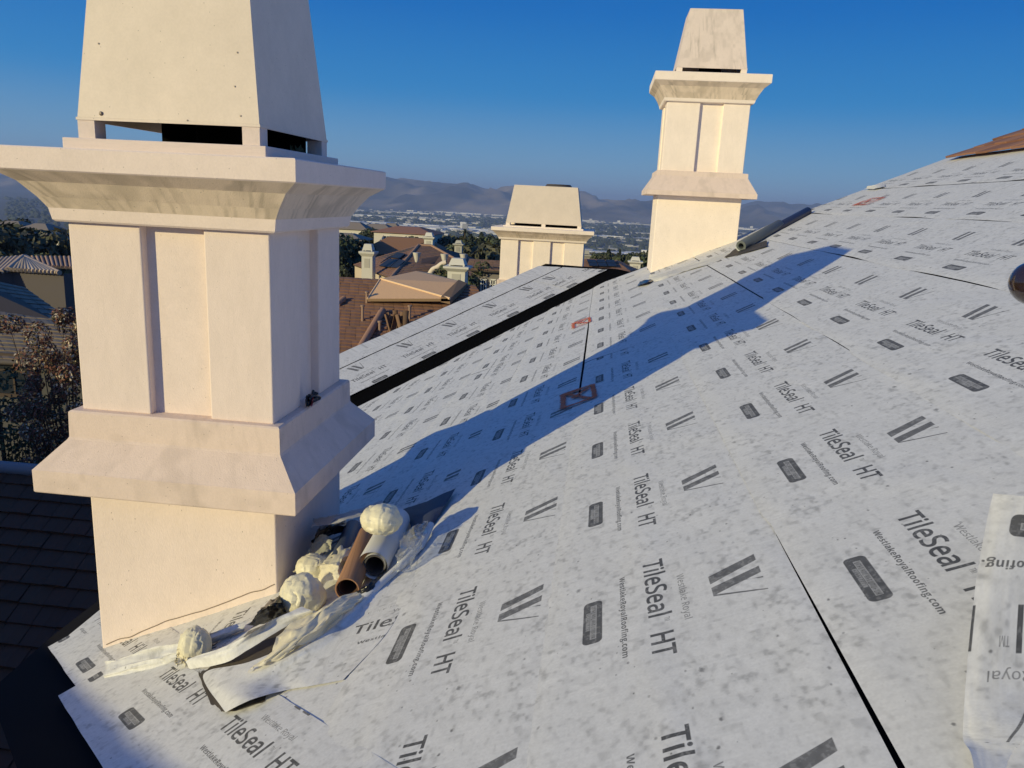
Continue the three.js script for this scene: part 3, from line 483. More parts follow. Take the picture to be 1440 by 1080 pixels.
{ // small gable of barrel tiles behind it
  const t = thing('barrel_tile_house', 'small house with striped barrel tile roof beyond the grey roof', 'house'), r = sub('roof', t);
  const face = (A, B, C, D, n, c) => { for (let i = 0; i < n; i++) { const f = (i + .5) / n; mesh('barrel_row', bar(A.clone().lerp(B, f), D.clone().lerp(C, f), .13, 6), std(...c.map((v) => v * (.8 + .5 * h2(i, n, 3)))), r); } mesh('roof_board', slab([A, B, C, D], .1, V(0, -1, 0)), std(.04, .03, .028), r); };
  const A = at(12, 379, 40), B = at(84, 387, 40), T = at(33, 361, 43); B.y = A.y;
  face(A, B, T.clone().add(V(.2, 0, 0)), T, 13, [.42, .33, .25]);
  const A2 = at(-60, 400, 38), T2 = at(-30, 366, 43); face(A2, A, T, T2, 10, [.40, .30, .22]);
  const A3 = at(42, 373, 52), B3 = at(140, 383, 52), C3 = at(140, 362, 55), D3 = at(36, 361, 55); B3.y = A3.y; face(A3, B3, C3, D3, 16, [.34, .22, .16]);
  mesh('hip_cap', [bar(A, T, .16), bar(T, B, .14)], std(.45, .34, .26), r);
  wallsDown(t, [A2, A, B, V(B.x, B.y, B.z - 6)].map((p) => V(p.x, p.y - .1, p.z - .3)), G0 - 3, std(.10, .085, .085));
}
{ // low dark tiled wing under the near edge, in shade
  const t = thing('lower_roof', 'low dark tiled roof lying in shade below the near chimney', 'roof');
  const A = V(-9.5, -6.0, -5.0), B = V(-2.2, -6.0, -5.0), C = V(-2.2, -4.35, -10.2), D = V(-11.5, -4.35, -10.2);
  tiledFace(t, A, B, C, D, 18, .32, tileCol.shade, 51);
  mesh('ridge_cap', bar(D.clone().add(V(0, .06, 0)), C.clone().add(V(0, .06, 0)), .1, 8), std(.22, .22, .24), t);
  wallsDown(t, [V(A.x, A.y - .1, A.z - .3), V(B.x, A.y - .1, A.z - .3), V(B.x, A.y - .1, C.z + .3), V(D.x, A.y - .1, C.z + .3), V(A.x, A.y - .1, A.z - .3)], G0 - 1, std(.2, .15, .12));
}
// the house wing out of the picture on the sun's side: its hip edge throws the soft shade over the near corner
{
  const t = thing('house_wing', 'tiled wing of the house outside the view on the sunny side', 'house');
  const e0 = V(-11.2, -3.32, -3.5), e1 = V(-4.25, -.17, 2.95), back = V(-4.5, -1.6, 4.5);
  const r = sub('roof', t); tiledFace(r, e0.clone().add(back), e1.clone().add(back).add(V(0, 0, 0)), e1, e0, 14, .33, tileCol.brown, 61, true); mesh('ridge_cap', bar(e0, e1, .12, 12), std(.25, .14, .09), r);
  wallsDown(t, [e0, e1, e1.clone().add(back), e0.clone().add(back)], G0 - 1, stuccoM);
}
{
  const t = thing('garden_wall_house', 'plain tall neighbour outside the view that shades the side garden', 'house');
  const a = V(-24, .7, -5), b = V(-13.5, .5, 5.2), k = V(-5, -1.6, 5); const r = sub('roof', t);
  tiledFace(r, a.clone().add(k), b.clone().add(k), b, a, 14, .33, tileCol.grey, 63, true); wallsDown(t, [a, b, b.clone().add(k), a.clone().add(k), a], G0 - 1, houseCream);
}
// ---------------------------------------------------------------- trees and shrubs
function foliage(n, blobs, size, cols, sd, flat = .0) {
  seed = sd; const pos = [], nor = [], col = [];
  for (let i = 0; i < n; i++) {
    const b = blobs[Math.floor(rnd() * blobs.length)], d = V(rr(-1, 1), rr(-1, 1), rr(-1, 1)); if (d.length() > 1 || d.length() < .05) { i--; continue; }
    const L = d.length(); d.multiplyScalar(Math.pow(L, .45) / L); const c = V(b[0] + d.x * b[3], b[1] + d.y * b[4], b[2] + d.z * b[3]);
    const out = d.clone().normalize().multiplyScalar(.7).add(V(rr(-.6, .6), rr(-.3, .7), rr(-.6, .6))).normalize(), e = V(rr(-1, 1), rr(-1, 1) * .7, rr(-1, 1)).cross(out).normalize(), f = new THREE.Vector3().crossVectors(out, e), s = size * rr(.5, 1.3), k = cols[Math.floor(rnd() * cols.length)], m = rr(.7, 1.3);
    const q = [c.clone().addScaledVector(e, -s), c.clone().addScaledVector(f, s * .55), c.clone().addScaledVector(e, s), c.clone().addScaledVector(f, -s * .55)];
    for (const w of [0, 2, 1, 0, 3, 2]) { pos.push(q[w].x, q[w].y, q[w].z); nor.push(out.x, out.y, out.z); col.push(k[0] * m, k[1] * m, k[2] * m); }
  }
  const g = new THREE.BufferGeometry(); g.setAttribute('position', new THREE.Float32BufferAttribute(pos, 3)); g.setAttribute('normal', new THREE.Float32BufferAttribute(nor, 3)); g.setAttribute('color', new THREE.Float32BufferAttribute(col, 3)); return g;
}
const leafM = new THREE.MeshStandardMaterial({ vertexColors: true, roughness: .85, side: THREE.DoubleSide });
function limb(a, b, r0, r1, seg = 6) { const d = b.clone().sub(a), L = d.length(), g = new THREE.CylinderGeometry(r1, r0, L, seg); g.applyQuaternion(new THREE.Quaternion().setFromUnitVectors(V(0, 1, 0), d.clone().normalize())); g.translate((a.x + b.x) / 2, (a.y + b.y) / 2, (a.z + b.z) / 2); return g; }
const greens = [[.05, .068, .032], [.065, .082, .038], [.042, .056, .032], [.08, .08, .04]], olive = [[.075, .08, .044], [.10, .092, .05], [.065, .065, .04]], dark = [[.035, .048, .034], [.045, .058, .04], [.03, .042, .03]];
const kinds = [['round_tree', 'rounded green tree'], ['broad_tree', 'broad olive tree'], ['conifer', 'dark pointed conifer'], ['tall_tree', 'tall loose dark tree'], ['palm', 'slender palm']];
const protoTrees = kinds.map(([n], i) => {
  seed = 300 + i; let bl = [], tr = [], g;
  if (i === 0) { for (let k = 0; k < 11; k++) { const a = rr(0, 6.3), r = rr(0, 2.6); bl.push([Math.cos(a) * r, rr(3, 6.6), Math.sin(a) * r, rr(1, 1.8), rr(.8, 1.4)]); } g = foliage(2600, bl, .26, greens, 41); }
  if (i === 1) { for (let k = 0; k < 14; k++) { const a = rr(0, 6.3), r = rr(.5, 4.2); bl.push([Math.cos(a) * r, rr(3, 5.6) - r * .2, Math.sin(a) * r, rr(1, 1.9), rr(.7, 1.2)]); } g = foliage(2800, bl, .28, olive, 42); }
  if (i === 2) { for (let k = 0; k < 15; k++) { const y = 1.5 + k * .62, r = (1 - k / 15.5) * 2.1; const a = k * 2.4; bl.push([Math.cos(a) * r * .45, y, Math.sin(a) * r * .45, r * .62 + .15, .6]); } g = foliage(2200, bl, .24, dark, 43); }
  if (i === 3) { for (let k = 0; k < 12; k++) { const a = rr(0, 6.3), r = rr(0, 2); bl.push([Math.cos(a) * r, rr(3, 9.5), Math.sin(a) * r, rr(.8, 1.4), rr(.8, 1.4)]); } g = foliage(2300, bl, .26, dark.concat(greens), 44); }
  if (i === 4) { const q = []; for (let k = 0; k < 22; k++) { const a = k * 2.399, el = rr(-.5, .9), L = rr(1.2, 1.7); q.push(grid(5, 1, (x, y) => { const s = x * L; return V(Math.cos(a) * s * Math.cos(el) - Math.sin(a) * (y - .5) * .35 * (1 - x * .7), 8 + Math.sin(el) * s - .35 * s * s, Math.sin(a) * s * Math.cos(el) + Math.cos(a) * (y - .5) * .35 * (1 - x * .7)); }, undefined, () => [.05, .06, .028])); } g = mergeGeometries(q.map((e) => e.toNonIndexed())); }
  const H = i === 4 ? 8 : i === 2 ? 8 : 4.5; tr = [limb(V(0, -3, 0), V(.1, H, .05), .22, .08)]; if (i < 4) for (let k = 0; k < 5; k++) { const b = bl[k * 2 % bl.length]; tr.push(limb(V(.05, 1.8 + k * .3, 0), V(b[0], b[1], b[2]), .1, .03, 5)); }
  const o = new THREE.Group(); mesh('trunk', tr, barkM, o); mesh('crown', g, leafM, o); return o;
});
const whereAbout = (px) => (px < 110 ? 'on the shaded hillside beside the near chimney' : px < 500 ? 'behind the near chimney' : px < 540 ? 'among the white houses past the cornice' : px < 600 ? 'behind the low brown roof' : px < 650 ? 'behind the hipped brown house' : px < 720 ? 'just short of the wide chimney' : px < 840 ? 'behind the wide chimney' : 'between the two cream chimneys');
function plant(k, px, top, dist, h, i) {
  const o = protoTrees[k].clone(), p = at(px, top, dist), full = [8, 6.6, 11, 10.6, 9.5][k]; o.name = numbered(kinds[k][0]); const s = h / full; o.scale.set(s, s, s); o.rotation.y = i * 2.1; o.position.set(p.x, p.y - h, p.z);
  o.userData = { label: `${kinds[k][1]} in the wood ${whereAbout(px)}`, category: 'tree', group: `${kinds[k][1]}s ${whereAbout(px)}` }; scene.add(o);
}
const treeSpots = [];
seed = 2024;
for (let i = 0; i < 46; i++) { const px = rr(478, 725), d = rr(85, 190), u = (px - 478) / 247, top = lerp(322, 334, u) - 10 * vn(px * .03, 1, 5) + rr(-4, 14); treeSpots.push([Math.floor(rr(0, 4)), px, top, d, rr(7, 12)]); }
for (let i = 0; i < 16; i++) treeSpots.push([[0, 2, 3, 0][i % 4], rr(655, 725), rr(322, 360), rr(70, 120), rr(7, 11)]);
for (let i = 0; i < 24; i++) treeSpots.push([Math.floor(rr(0, 4)), rr(826, 930), rr(346, 356), rr(90, 190), rr(7, 11)]);
for (let i = 0; i < 44; i++) { const px = rr(-40, 118); treeSpots.push([[0, 1, 0, 3][i % 4], px, rr(298, 352) + px * .05, rr(48, 150), rr(6, 10)]); }

for (const [px, top, d, k] of [[508, 305, 120, 3], [495, 314, 110, 3], [522, 316, 140, 0], [575, 316, 120, 3], [590, 322, 110, 0], [620, 318, 130, 3], [668, 322, 120, 0], [694, 316, 110, 3], [712, 320, 100, 0], [655, 312, 150, 4], [560, 318, 140, 4], [15, 300, 110, 4], [50, 312, 90, 4]]) treeSpots.push([k, px, top, d, 11]);
treeSpots.forEach((a, i) => plant(a[0], a[1], a[2], a[3], a[4], i));
{ // ivy mound by the white hooded chimney
  const p = at(628, 392, 50), b = []; seed = 77; for (let k = 0; k < 14; k++) { const u = rr(-1, 1); b.push([u * 1.6 + 1.0, rr(-1.2, .9) + .4 * u, rr(-.5, .5), .55, .5]); }
  const t = thing('ivy', 'dark green ivy and shrubs crowding the white hooded chimney', 'ivy', p.toArray()); mesh('foliage', foliage(1500, b, .16, greens, 78), leafM, t); mesh('stem', limb(V(.8, -4, 0), V(.9, .4, 0), .15, .05), barkM, t);
}
for (const [px, py, d, w, h, lab] of [[499, 322, 130, 5, 2.5, 'white house half hidden at the edge of the cornice'], [486, 336, 95, 5, 1.6, 'low white house under the trees past the cornice'], [533, 325, 150, 7, 3, 'pale two storey house in the trees'], [551, 322, 160, 4, 2.6, 'small white gabled house among trees'], [575, 327, 120, 9, 2.0, 'house with a reddish low roof among trees'], [22, 318, 130, 5, 2, 'white house on the dark hillside, upper one'], [60, 322, 110, 4, 1.8, 'white house on the dark hillside nearest the chimney'], [40, 333, 90, 3, 1.4, 'little white house low on the dark hillside'], [75, 336, 80, 3, 1.2, 'small pale house low beside the chimney shaft']]) {
  const p = at(px, py, d), t = thing('distant_house', lab, 'house', p.toArray()); mesh('wall', box(w, h + 6, w * .8, 0, -h / 2 - 3, 0), houseWhite, t);
  mesh('roof', ringLoft(w / 2, w * .4, [[.4, -.02], [.4, .05], [-w * .3, h * .45]]), std(...(lab.includes('red') ? [.3, .15, .1] : [.24, .2, .17])), t);
  for (const s of [-.28, .05, .3]) windowAt(t, V(s * w, -h * .45, w * .4 + .05), w * .1, h * .4, V(0, 0, 1));
}
{ const p = at(574, 334, 100), t = thing('rust_roof_house', 'house with a plain rust coloured roof in front of the trees', 'house', p.toArray()); mesh('roof', ringLoft(5.6, 4, [[.2, -2.1], [.2, -2.0], [-3.2, .0]]), std(.24, .125, .07), t); mesh('wall', box(10.6, 8, 7.6, 0, -6.1, 0), houseCream, t); }
{ // red-leaved shrub in front of the shaded house
  const o = at(82, 590, 11.5), t = thing('shrub', 'shrub with small reddish brown and pale leaves beside the near chimney', 'shrub', o.toArray()); seed = 55; const b = [], st = [];
  for (let k = 0; k < 34; k++) { const y = rr(-.9, 1.75), x = rr(-.75, .75) + .12 * y; b.push([x, y, rr(-.5, .5), rr(.14, .3), rr(.14, .28)]); st.push(limb(V(.1, -2.2, 0), V(x, y, b[k][2]), .02, .006, 4)); }
  mesh('foliage', foliage(15000, b, .029, [[.20, .085, .055], [.15, .06, .045], [.13, .09, .05], [.07, .065, .035], [.17, .07, .05], [.5, .42, .32]], 56), leafM, t); mesh('stem', st, barkM, t);
  const o2 = at(18, 560, 13), t2 = thing('green_shrub', 'dark green shrub at the foot of the shaded house', 'shrub', o2.toArray()), b2 = []; for (let k = 0; k < 26; k++) b2.push([rr(-1.5, 1.0), rr(-2.2, .35), rr(-.6, .6), rr(.25, .5), rr(.2, .4)]);
  mesh('foliage', foliage(4200, b2, .05, greens.concat([[.09, .11, .04]]), 57), leafM, t2); mesh('stem', limb(V(-.3, -4, 0), V(-.3, .1, 0), .06, .02), barkM, t2);
}
{ // railing and eaves line low in the shade
  const t = thing('railing', 'thin metal railing in the shade under the shrub', 'railing'); const a = at(-20, 600, 13.5), b = at(70, 608, 12.6);
  mesh('rail', [bar(a, b, .02), bar(a.clone().add(V(0, -.75, 0)), b.clone().add(V(0, -.75, 0)), .02)], std(.05, .05, .055, .5), t);
  for (let i = 0; i <= 18; i++) { const p = a.clone().lerp(b, i / 18); mesh('baluster', bar(p, p.clone().add(V(0, -.75, 0)), .009, 5), std(.05, .05, .055, .5), t); }
}
// ---------------------------------------------------------------- scraps at the foot of the near chimney
const on = (px, py, h = 0) => { const r = ray(px, py); return r.multiplyScalar((-S + h) / RN.dot(r)); };
const cr = (p, t) => { const n = p.length - 1, i = Math.min(n - 1, Math.floor(t * n)), f = t * n - i, a = p[Math.max(0, i - 1)], b = p[i], c = p[i + 1], d = p[Math.min(n, i + 2)]; return V(...['x', 'y', 'z'].map((k) => .5 * (2 * b[k] + (c[k] - a[k]) * f + (2 * a[k] - 5 * b[k] + 4 * c[k] - d[k]) * f * f + (3 * b[k] - a[k] - 3 * c[k] + d[k]) * f * f * f))); };
// a soft sheet through rows of control points, creased by noise
function softSheet(rows, nu, nv, crease = 0, sd = 1, uvf, ragged = 0) {
  return grid(nu, nv, (a, b) => {
    const j = (x) => x + ragged * (b === 0 || b === 1 || a === 0 || a === 1 ? vn(a * 17 + b * 9, b * 13, sd) - .5 : 0), A = Math.min(1, Math.max(0, j(a))), B = Math.min(1, Math.max(0, j(b)));
    const p = cr(rows.map((r) => cr(r, A)), B);
    if (crease) { const w = (k) => { let s = 0, f = 3; for (let o = 0; o < 3; o++, f *= 2.1) s += (Math.abs(vn(a * f + k * 7, b * f + 3, sd + k + o) - .5) * 2 - .5) / (o + 1); return s; }; p.add(V(w(1), w(2), w(3)).multiplyScalar(crease)); }
    return p;
  }, uvf);
}
const filmM = new THREE.MeshPhysicalMaterial({ color: new THREE.Color().setRGB(.82, .76, .58), roughness: .42, transmission: .25, thickness: 0, side: THREE.DoubleSide, specularIntensity: .6 });
const clearM = new THREE.MeshPhysicalMaterial({ color: new THREE.Color().setRGB(.86, .88, .90), roughness: .16, transmission: .86, thickness: 0, side: THREE.DoubleSide });
const wadM = new THREE.MeshPhysicalMaterial({ color: new THREE.Color().setRGB(.82, .77, .58), roughness: .48, side: THREE.DoubleSide, transmission: .18, thickness: 0, clearcoat: .12 });
const cardM = new THREE.MeshStandardMaterial({ map: pixelTex(256, 256, (i, j) => { const k = .9 + .12 * vn(i / 5, j / 40, 3) + .1 * vn(i / 30, j / 30, 5) - (Math.abs(((i + j * .7) % 64) - 2) < 1.2 ? .1 : 0); return [150 * k, 112 * k, 84 * k]; }), roughness: .9, side: THREE.DoubleSide });
const bagM = std(.006, .006, .008, .28);
function pipeGeo(a, b, ro, ri, seg = 28) {
  const d = b.clone().sub(a), L = d.length(), g = new THREE.LatheGeometry([[ri, 0], [ro - .001, 0], [ro, .002], [ro, L - .002], [ro - .001, L], [ri, L], [ri, 0]].map(([x, y]) => new THREE.Vector2(x, y)), seg), h = toCreasedNormals(g, .6);
  h.applyQuaternion(new THREE.Quaternion().setFromUnitVectors(V(0, 1, 0), d.normalize())); h.translate(a.x, a.y, a.z); return h;
}
function wad(px, py, r, label, sd, sq = [1, 1, 1]) {
  const g = mergeVertices(new THREE.IcosahedronGeometry(1, 26).deleteAttribute('normal').deleteAttribute('uv')), p = g.attributes.position, c = on(px, py, r * .82);
  for (let i = 0; i < p.count; i++) {
    const d = V(p.getX(i), p.getY(i), p.getZ(i)).normalize(), q = V(d.x + .3 * vn(d.y * 3 + 9, d.z * 3 + 9, sd), d.y, d.z + .3 * vn(d.x * 3 + 9, d.y * 3 + 9, sd + 1));
    const lat = Math.asin(d.y * .8 + d.x * .45), lon = Math.atan2(d.z, d.y), fold = Math.abs(((lon * 2.6 + 2.2 * vn(lat * 2 + 9, lon * .7 + 9, sd + 2) + sd) % 1 + 1) % 1 - .5) * 2;   // film wound round in folds
    const big = Math.abs(vn(q.x * 1.6 + 20 + sd, q.y * 1.6 + q.z * .8 + 20, sd + 3) - .5) * 2, mid = Math.abs(vn(q.x * 3.6 + 20, q.z * 3.6 + q.y * 2 + 20, sd + 4) - .5) * 2;
    const fine = Math.abs(vn(q.x * 8 + 20, q.z * 8 + q.y * 6 + 20, sd + 5) - .5) * 2, fin2 = Math.abs(vn(q.y * 15 + 20, q.z * 15 - q.x * 9 + 40, sd + 6) - .5) * 2; const k = r * (.90 + .13 * big + .022 * Math.pow(fold, 2.2) + .085 * mid + .036 * fine + .012 * fin2); p.setXYZ(i, d.x * k * sq[0], d.y * k * sq[1], d.z * k * sq[2]);
  }
  const t = thing('film_wad', label, 'plastic film', c.toArray());
  mesh('wad', toCreasedNormals(g, .8), wadM, t);
  seed = sd; for (let k = 0; k < 2; k++) { const a = rr(0, 6.3), d0 = V(Math.cos(a), rr(-.2, .3), Math.sin(a)), e = V(-d0.z, .3, d0.x); mesh('loose_end', softSheet([0, 1, 2].map((j) => [0, 1, 2].map((i) => d0.clone().multiplyScalar(r * (.75 + i * .26)).addScaledVector(e, (j - 1) * r * .34 * (1 - i * .2)).add(V(0, -r * .14 * i, 0)))), 12, 12, .02, sd + k), filmM, t); }
  return t;
}
wad(425, 838, .105, 'biggest ball of cream film, lowest of the heap against the chimney', 3, [1.02, .95, 1]);
wad(440, 797, .078, 'smaller ball of cream film resting behind the biggest one', 17, [1.1, .85, 1]);
wad(274, 909, .082, 'crumpled cream film ball alone at the chimney front', 29, [.9, 1.15, .9]);
wad(533, 731, .088, 'cream film ball on top of the cardboard tubes', 41, [1.15, .85, 1]).position.copy(on(536, 731, .235));
{ // cardboard tubes
  const t = thing('cardboard_tube', 'brown cardboard core tube pointing out of the scrap heap', 'cardboard tube'); const a = on(488, 829, .075), b = on(519, 752, .10);
  mesh('tube', pipeGeo(a, b, .056, .049), cardM, t); mesh('bore', pipeGeo(a.clone().lerp(b, .04), a.clone().lerp(b, .98), .0485, .040, 20), std(.10, .055, .035, .95), t);
  const t2 = thing('wrapped_tube', 'core tube still wrapped in white membrane beside the brown tube', 'membrane roll'); const c = on(527, 795, .075), d = on(562, 728, .075);
  mesh('core', pipeGeo(c, d, .052, .044), std(.06, .055, .055, .8), t2);
  const ax = d.clone().sub(c), L = ax.length(); ax.normalize(); const e = new THREE.Vector3().crossVectors(ax, RN).normalize(), f = new THREE.Vector3().crossVectors(e, ax);
  mesh('wrap', grid(60, 10, (x, y) => { const th = x * 9.2 - .6, r = .053 + .0019 * th + .012 * ss(.88, 1, x) ; return c.clone().addScaledVector(ax, y * L * .96 - .012 + .01 * Math.sin(th)).addScaledVector(e, Math.cos(th) * r).addScaledVector(f, Math.sin(th) * r); }, (x, y) => [x * .5, y]), memPlainM, t2);
  const t3 = thing('navy_roll', 'short navy roll lying in shade behind the brown tube', 'membrane roll'); mesh('roll', pipeGeo(on(474, 795, .05), on(497, 742, .05), .05, .03), std(.045, .06, .105, .5), t3);
  mesh('end_ring', pipeGeo(on(472.8, 797, .05), on(474.2, 794, .05), .044, .028), std(.1, .1, .12, .6), t3);
}
{ // loose membrane pieces and film round the chimney foot
  const patch = mesh('membrane_patch', softSheet([
    [on(318, 1001, .035), on(352, 985, .055), on(400, 971, .016), on(440, 964, .014), on(482, 956, .0098)],
    [on(286, 948, .05), on(340, 958, .055), on(395, 948, .03), on(450, 930, .018), on(546, 888, .0098)],
    [on(352, 930, .06), on(400, 925, .06), on(450, 905, .04), on(500, 875, .02), on(578, 824, .0098)],
    [on(420, 900, .05), on(455, 885, .055), on(505, 850, .045), on(555, 805, .025), on(590, 775, .0098)],
    [on(452, 868, .03), on(490, 850, .045), on(540, 812, .045), on(580, 778, .025), on(606, 742, .0098)]], 60, 120, .003, 5), memM[2]);
  { const q = patch.geometry.attributes; for (let i = 0; i < q.position.count; i++) { const U = q.position.getZ(i), W = q.position.getX(i) / CS, tv = .36 - U - 2.77; q.uv.setXY(i, (-.305 + W + .985) / (3 * PER) + .5 / 3, tv > .53 || tv < .02 || W < -1.03 ? .02 + .1 * Math.abs(((tv * 10) % 2 + 2) % 2 - 1) : tv); } }
  single(patch, 'turned white membrane patch with its curled corner lifted, before the film heap', 'membrane patch');
  single(mesh('dark_flap', softSheet([[on(300, 1000, .012), on(330, 1000, .02), on(372, 986, .015)], [on(285, 960, .03), on(330, 975, .028), on(375, 970, .02)], [on(282, 940, .02), on(345, 945, .024), on(390, 930, .02)], [on(320, 915, .02), on(370, 905, .03), on(412, 895, .02)], [on(372, 888, .02), on(410, 878, .03), on(432, 868, .02)]], 30, 30, .006, 8), std(.055, .045, .038, .8)), 'dark brown underside of membrane showing under the curled patch', 'membrane flap');
  single(mesh('membrane_ribbon', softSheet([[on(268, 941, .02), on(318, 932, .05), on(352, 912, .07), on(395, 886, .075), on(440, 866, .06)], [on(262, 930, .05), on(315, 918, .085), on(352, 898, .10), on(392, 874, .11), on(438, 858, .10)], [on(270, 925, .06), on(318, 908, .10), on(355, 890, .125), on(390, 868, .13), on(425, 853, .11)]], 50, 14, .005, 12, (a, b) => [a * .25, .05 + b * .06]), memM[1]), 'white membrane ribbon twisting up beside the dark flap', 'membrane strip');
  single(mesh('turned_up_flashing', softSheet([[on(147, 956, .008), on(185, 948, .008), on(225, 938, .010), on(262, 925, .012), on(300, 905, .012), on(345, 885, .015)], [on(147, 945, .035), on(186, 934, .045), on(225, 925, .050), on(260, 914, .050), on(300, 898, .045), on(348, 878, .04)], [on(146, 929, .05), on(185, 920, .065), on(226, 911, .075), on(262, 903, .075), on(302, 890, .065), on(350, 870, .05)]], 90, 24, .015, 15, (a, b) => [.015 + a * .30, .03 + b * .08], .03), memM[3]), 'white membrane edge turned up along the chimney front', 'flashing');
  single(mesh('film_sheet', softSheet([[on(345, 950, .06), on(372, 936, .075), on(415, 914, .07), on(470, 880, .06)], [on(375, 918, .09), on(408, 902, .11), on(452, 878, .10), on(498, 850, .065)], [on(400, 890, .09), on(428, 876, .12), on(470, 852, .10), on(512, 838, .06)], [on(436, 864, .06), on(456, 858, .08), on(484, 842, .07), on(520, 826, .05)]], 48, 48, .022, 21), filmM), 'creased cream film spilled from the heap over the patch', 'plastic film');
  single(mesh('film_sheet', softSheet([[on(452, 822, .05), on(478, 818, .08), on(496, 806, .06)], [on(450, 795, .09), on(476, 792, .13), on(494, 780, .08)], [on(462, 775, .06), on(482, 768, .09), on(500, 762, .06)]], 36, 36, .03, 33), filmM), 'crumpled cream film wedged between the ball and the brown tube', 'plastic film');
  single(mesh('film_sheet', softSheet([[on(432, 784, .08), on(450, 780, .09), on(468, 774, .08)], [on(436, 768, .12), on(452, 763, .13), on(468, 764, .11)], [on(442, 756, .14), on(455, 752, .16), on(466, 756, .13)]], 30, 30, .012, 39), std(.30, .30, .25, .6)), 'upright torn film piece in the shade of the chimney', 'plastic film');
  single(mesh('clear_plastic', softSheet([[on(548, 812, .03), on(566, 800, .05), on(586, 786, .03)], [on(560, 782, .09), on(580, 770, .12), on(596, 762, .05)], [on(570, 752, .08), on(590, 742, .13), on(604, 732, .06)]], 44, 44, .035, 47), clearM), 'clear crinkled plastic in shade at the end of the tubes', 'plastic film');
  single(mesh('rolled_edge', tube([on(488, 852, .035), on(515, 838, .036), on(545, 812, .036), on(572, 787, .034), on(592, 766, .03), on(606, 738, .05)], .019, 10, 40), memPlainM), 'thin rolled white edge running along the scrap heap', 'membrane strip');
  single(mesh('navy_flap', softSheet([[on(566, 716, .03), on(604, 703, .05), on(641, 686, .04)], [on(572, 728, .04), on(604, 718, .05), on(630, 704, .035)], [on(580, 744, .03), on(598, 742, .03), on(610, 736, .02)]], 20, 16, .004, 51), std(.035, .042, .075, .6)), 'flat navy flap of turned membrane lying in the chimney shadow', 'membrane flap');
  single(mesh('black_bag', softSheet([[on(350, 880, .04), on(385, 872, .06), on(418, 862, .04)], [on(362, 862, .12), on(384, 852, .15), on(408, 846, .08)], [on(376, 846, .10), on(392, 838, .14), on(402, 836, .08)]], 34, 34, .022, 57), bagM), 'glossy black plastic scrap tucked at the chimney corner', 'plastic bag');
  single(mesh('black_bag', softSheet([[on(440, 768, .12), on(465, 752, .12), on(486, 745, .08)], [on(446, 748, .17), on(468, 738, .19), on(488, 732, .10)], [on(452, 732, .14), on(470, 726, .15), on(484, 724, .08)]], 30, 30, .024, 63), bagM), 'black plastic crumpled high in the heap in shade', 'plastic bag');
  single(mesh('black_bag', softSheet([[on(498, 848, .03), on(520, 836, .04), on(548, 812, .03)], [on(500, 830, .07), on(518, 822, .08), on(540, 806, .05)]], 26, 14, .015, 67), bagM), 'black plastic under the wrapped tube', 'plastic bag');
  single(mesh('film_sheet', softSheet([[on(440, 742, .20), on(470, 734, .21), on(505, 726, .18), on(540, 716, .16)], [on(442, 730, .20), on(472, 724, .22), on(508, 714, .19), on(538, 704, .15)]], 30, 10, .016, 71), std(.42, .42, .42, .6)), 'grey torn strip of film draped behind the heap', 'plastic film');
}
{ // mortar line and torn flashing at the foot of the near chimney
  const x0 = -2.06, z0 = -3.5755, pts = []; for (let i = 0; i <= 40; i++) { const f = i / 40, px = lerp(150, 386, f), py = lerp(907, 824, Math.pow(f, .92)); const r = ray(px, py + (vn(f * 14, 2, 91) - .5) * 5); pts.push(r.multiplyScalar(z0 / r.z).add(V(0, 0, .002))); }
  for (const p of pts) { p.sub(bigChimney.position); }
  mesh('caulk_line', new THREE.TubeGeometry(new THREE.CatmullRomCurve3(pts), 80, .0024, 5), std(.22, .17, .13), bigChimney);
}
{ // scrap on the ledge and a weed on top of the near chimney
  const r = ray(438, 566), p = r.multiplyScalar(-1.515 / r.x); const t = thing('ledge_scrap', 'small tangle of black and red scrap on the chimney ledge', 'scrap', [p.x, -1.142, p.z]);
  seed = 12; for (let k = 0; k < 5; k++) mesh('black_strip', tube([0, 1, 2, 3, 4].map(() => V(rr(-.025, .02), rr(.005, .07), rr(-.09, .09))), .008, 6, 24), bagM, t);
  mesh('red_piece', softSheet([0, 1, 2].map((j) => [0, 1, 2].map((i) => V(.012 + j * .012, .012 + i * .018, .02 + .035 * j - .01 * i))), 12, 12, .012, 5), std(.32, .05, .06, .6), t);
  const w = thing('weed', 'tiny grey-green weed growing on the chimney top under the hood', 'weed', [-1.66, .188, -4.20]); seed = 19; const fr = [];
  for (let k = 0; k < 26; k++) { const a = rr(0, 6.3), l = rr(.02, .05), b = V(rr(-.03, .03), 0, rr(-.03, .03)), q = b.clone().add(V(Math.cos(a) * l * .5, l, Math.sin(a) * l * .5)); fr.push(poly(b, b.clone().lerp(q, .5).add(V(.009, 0, .004)), q), poly(b, b.clone().lerp(q, .5).add(V(-.009, 0, .006)), q)); }
  mesh('leaves', fr, std(.10, .12, .07), w);
}
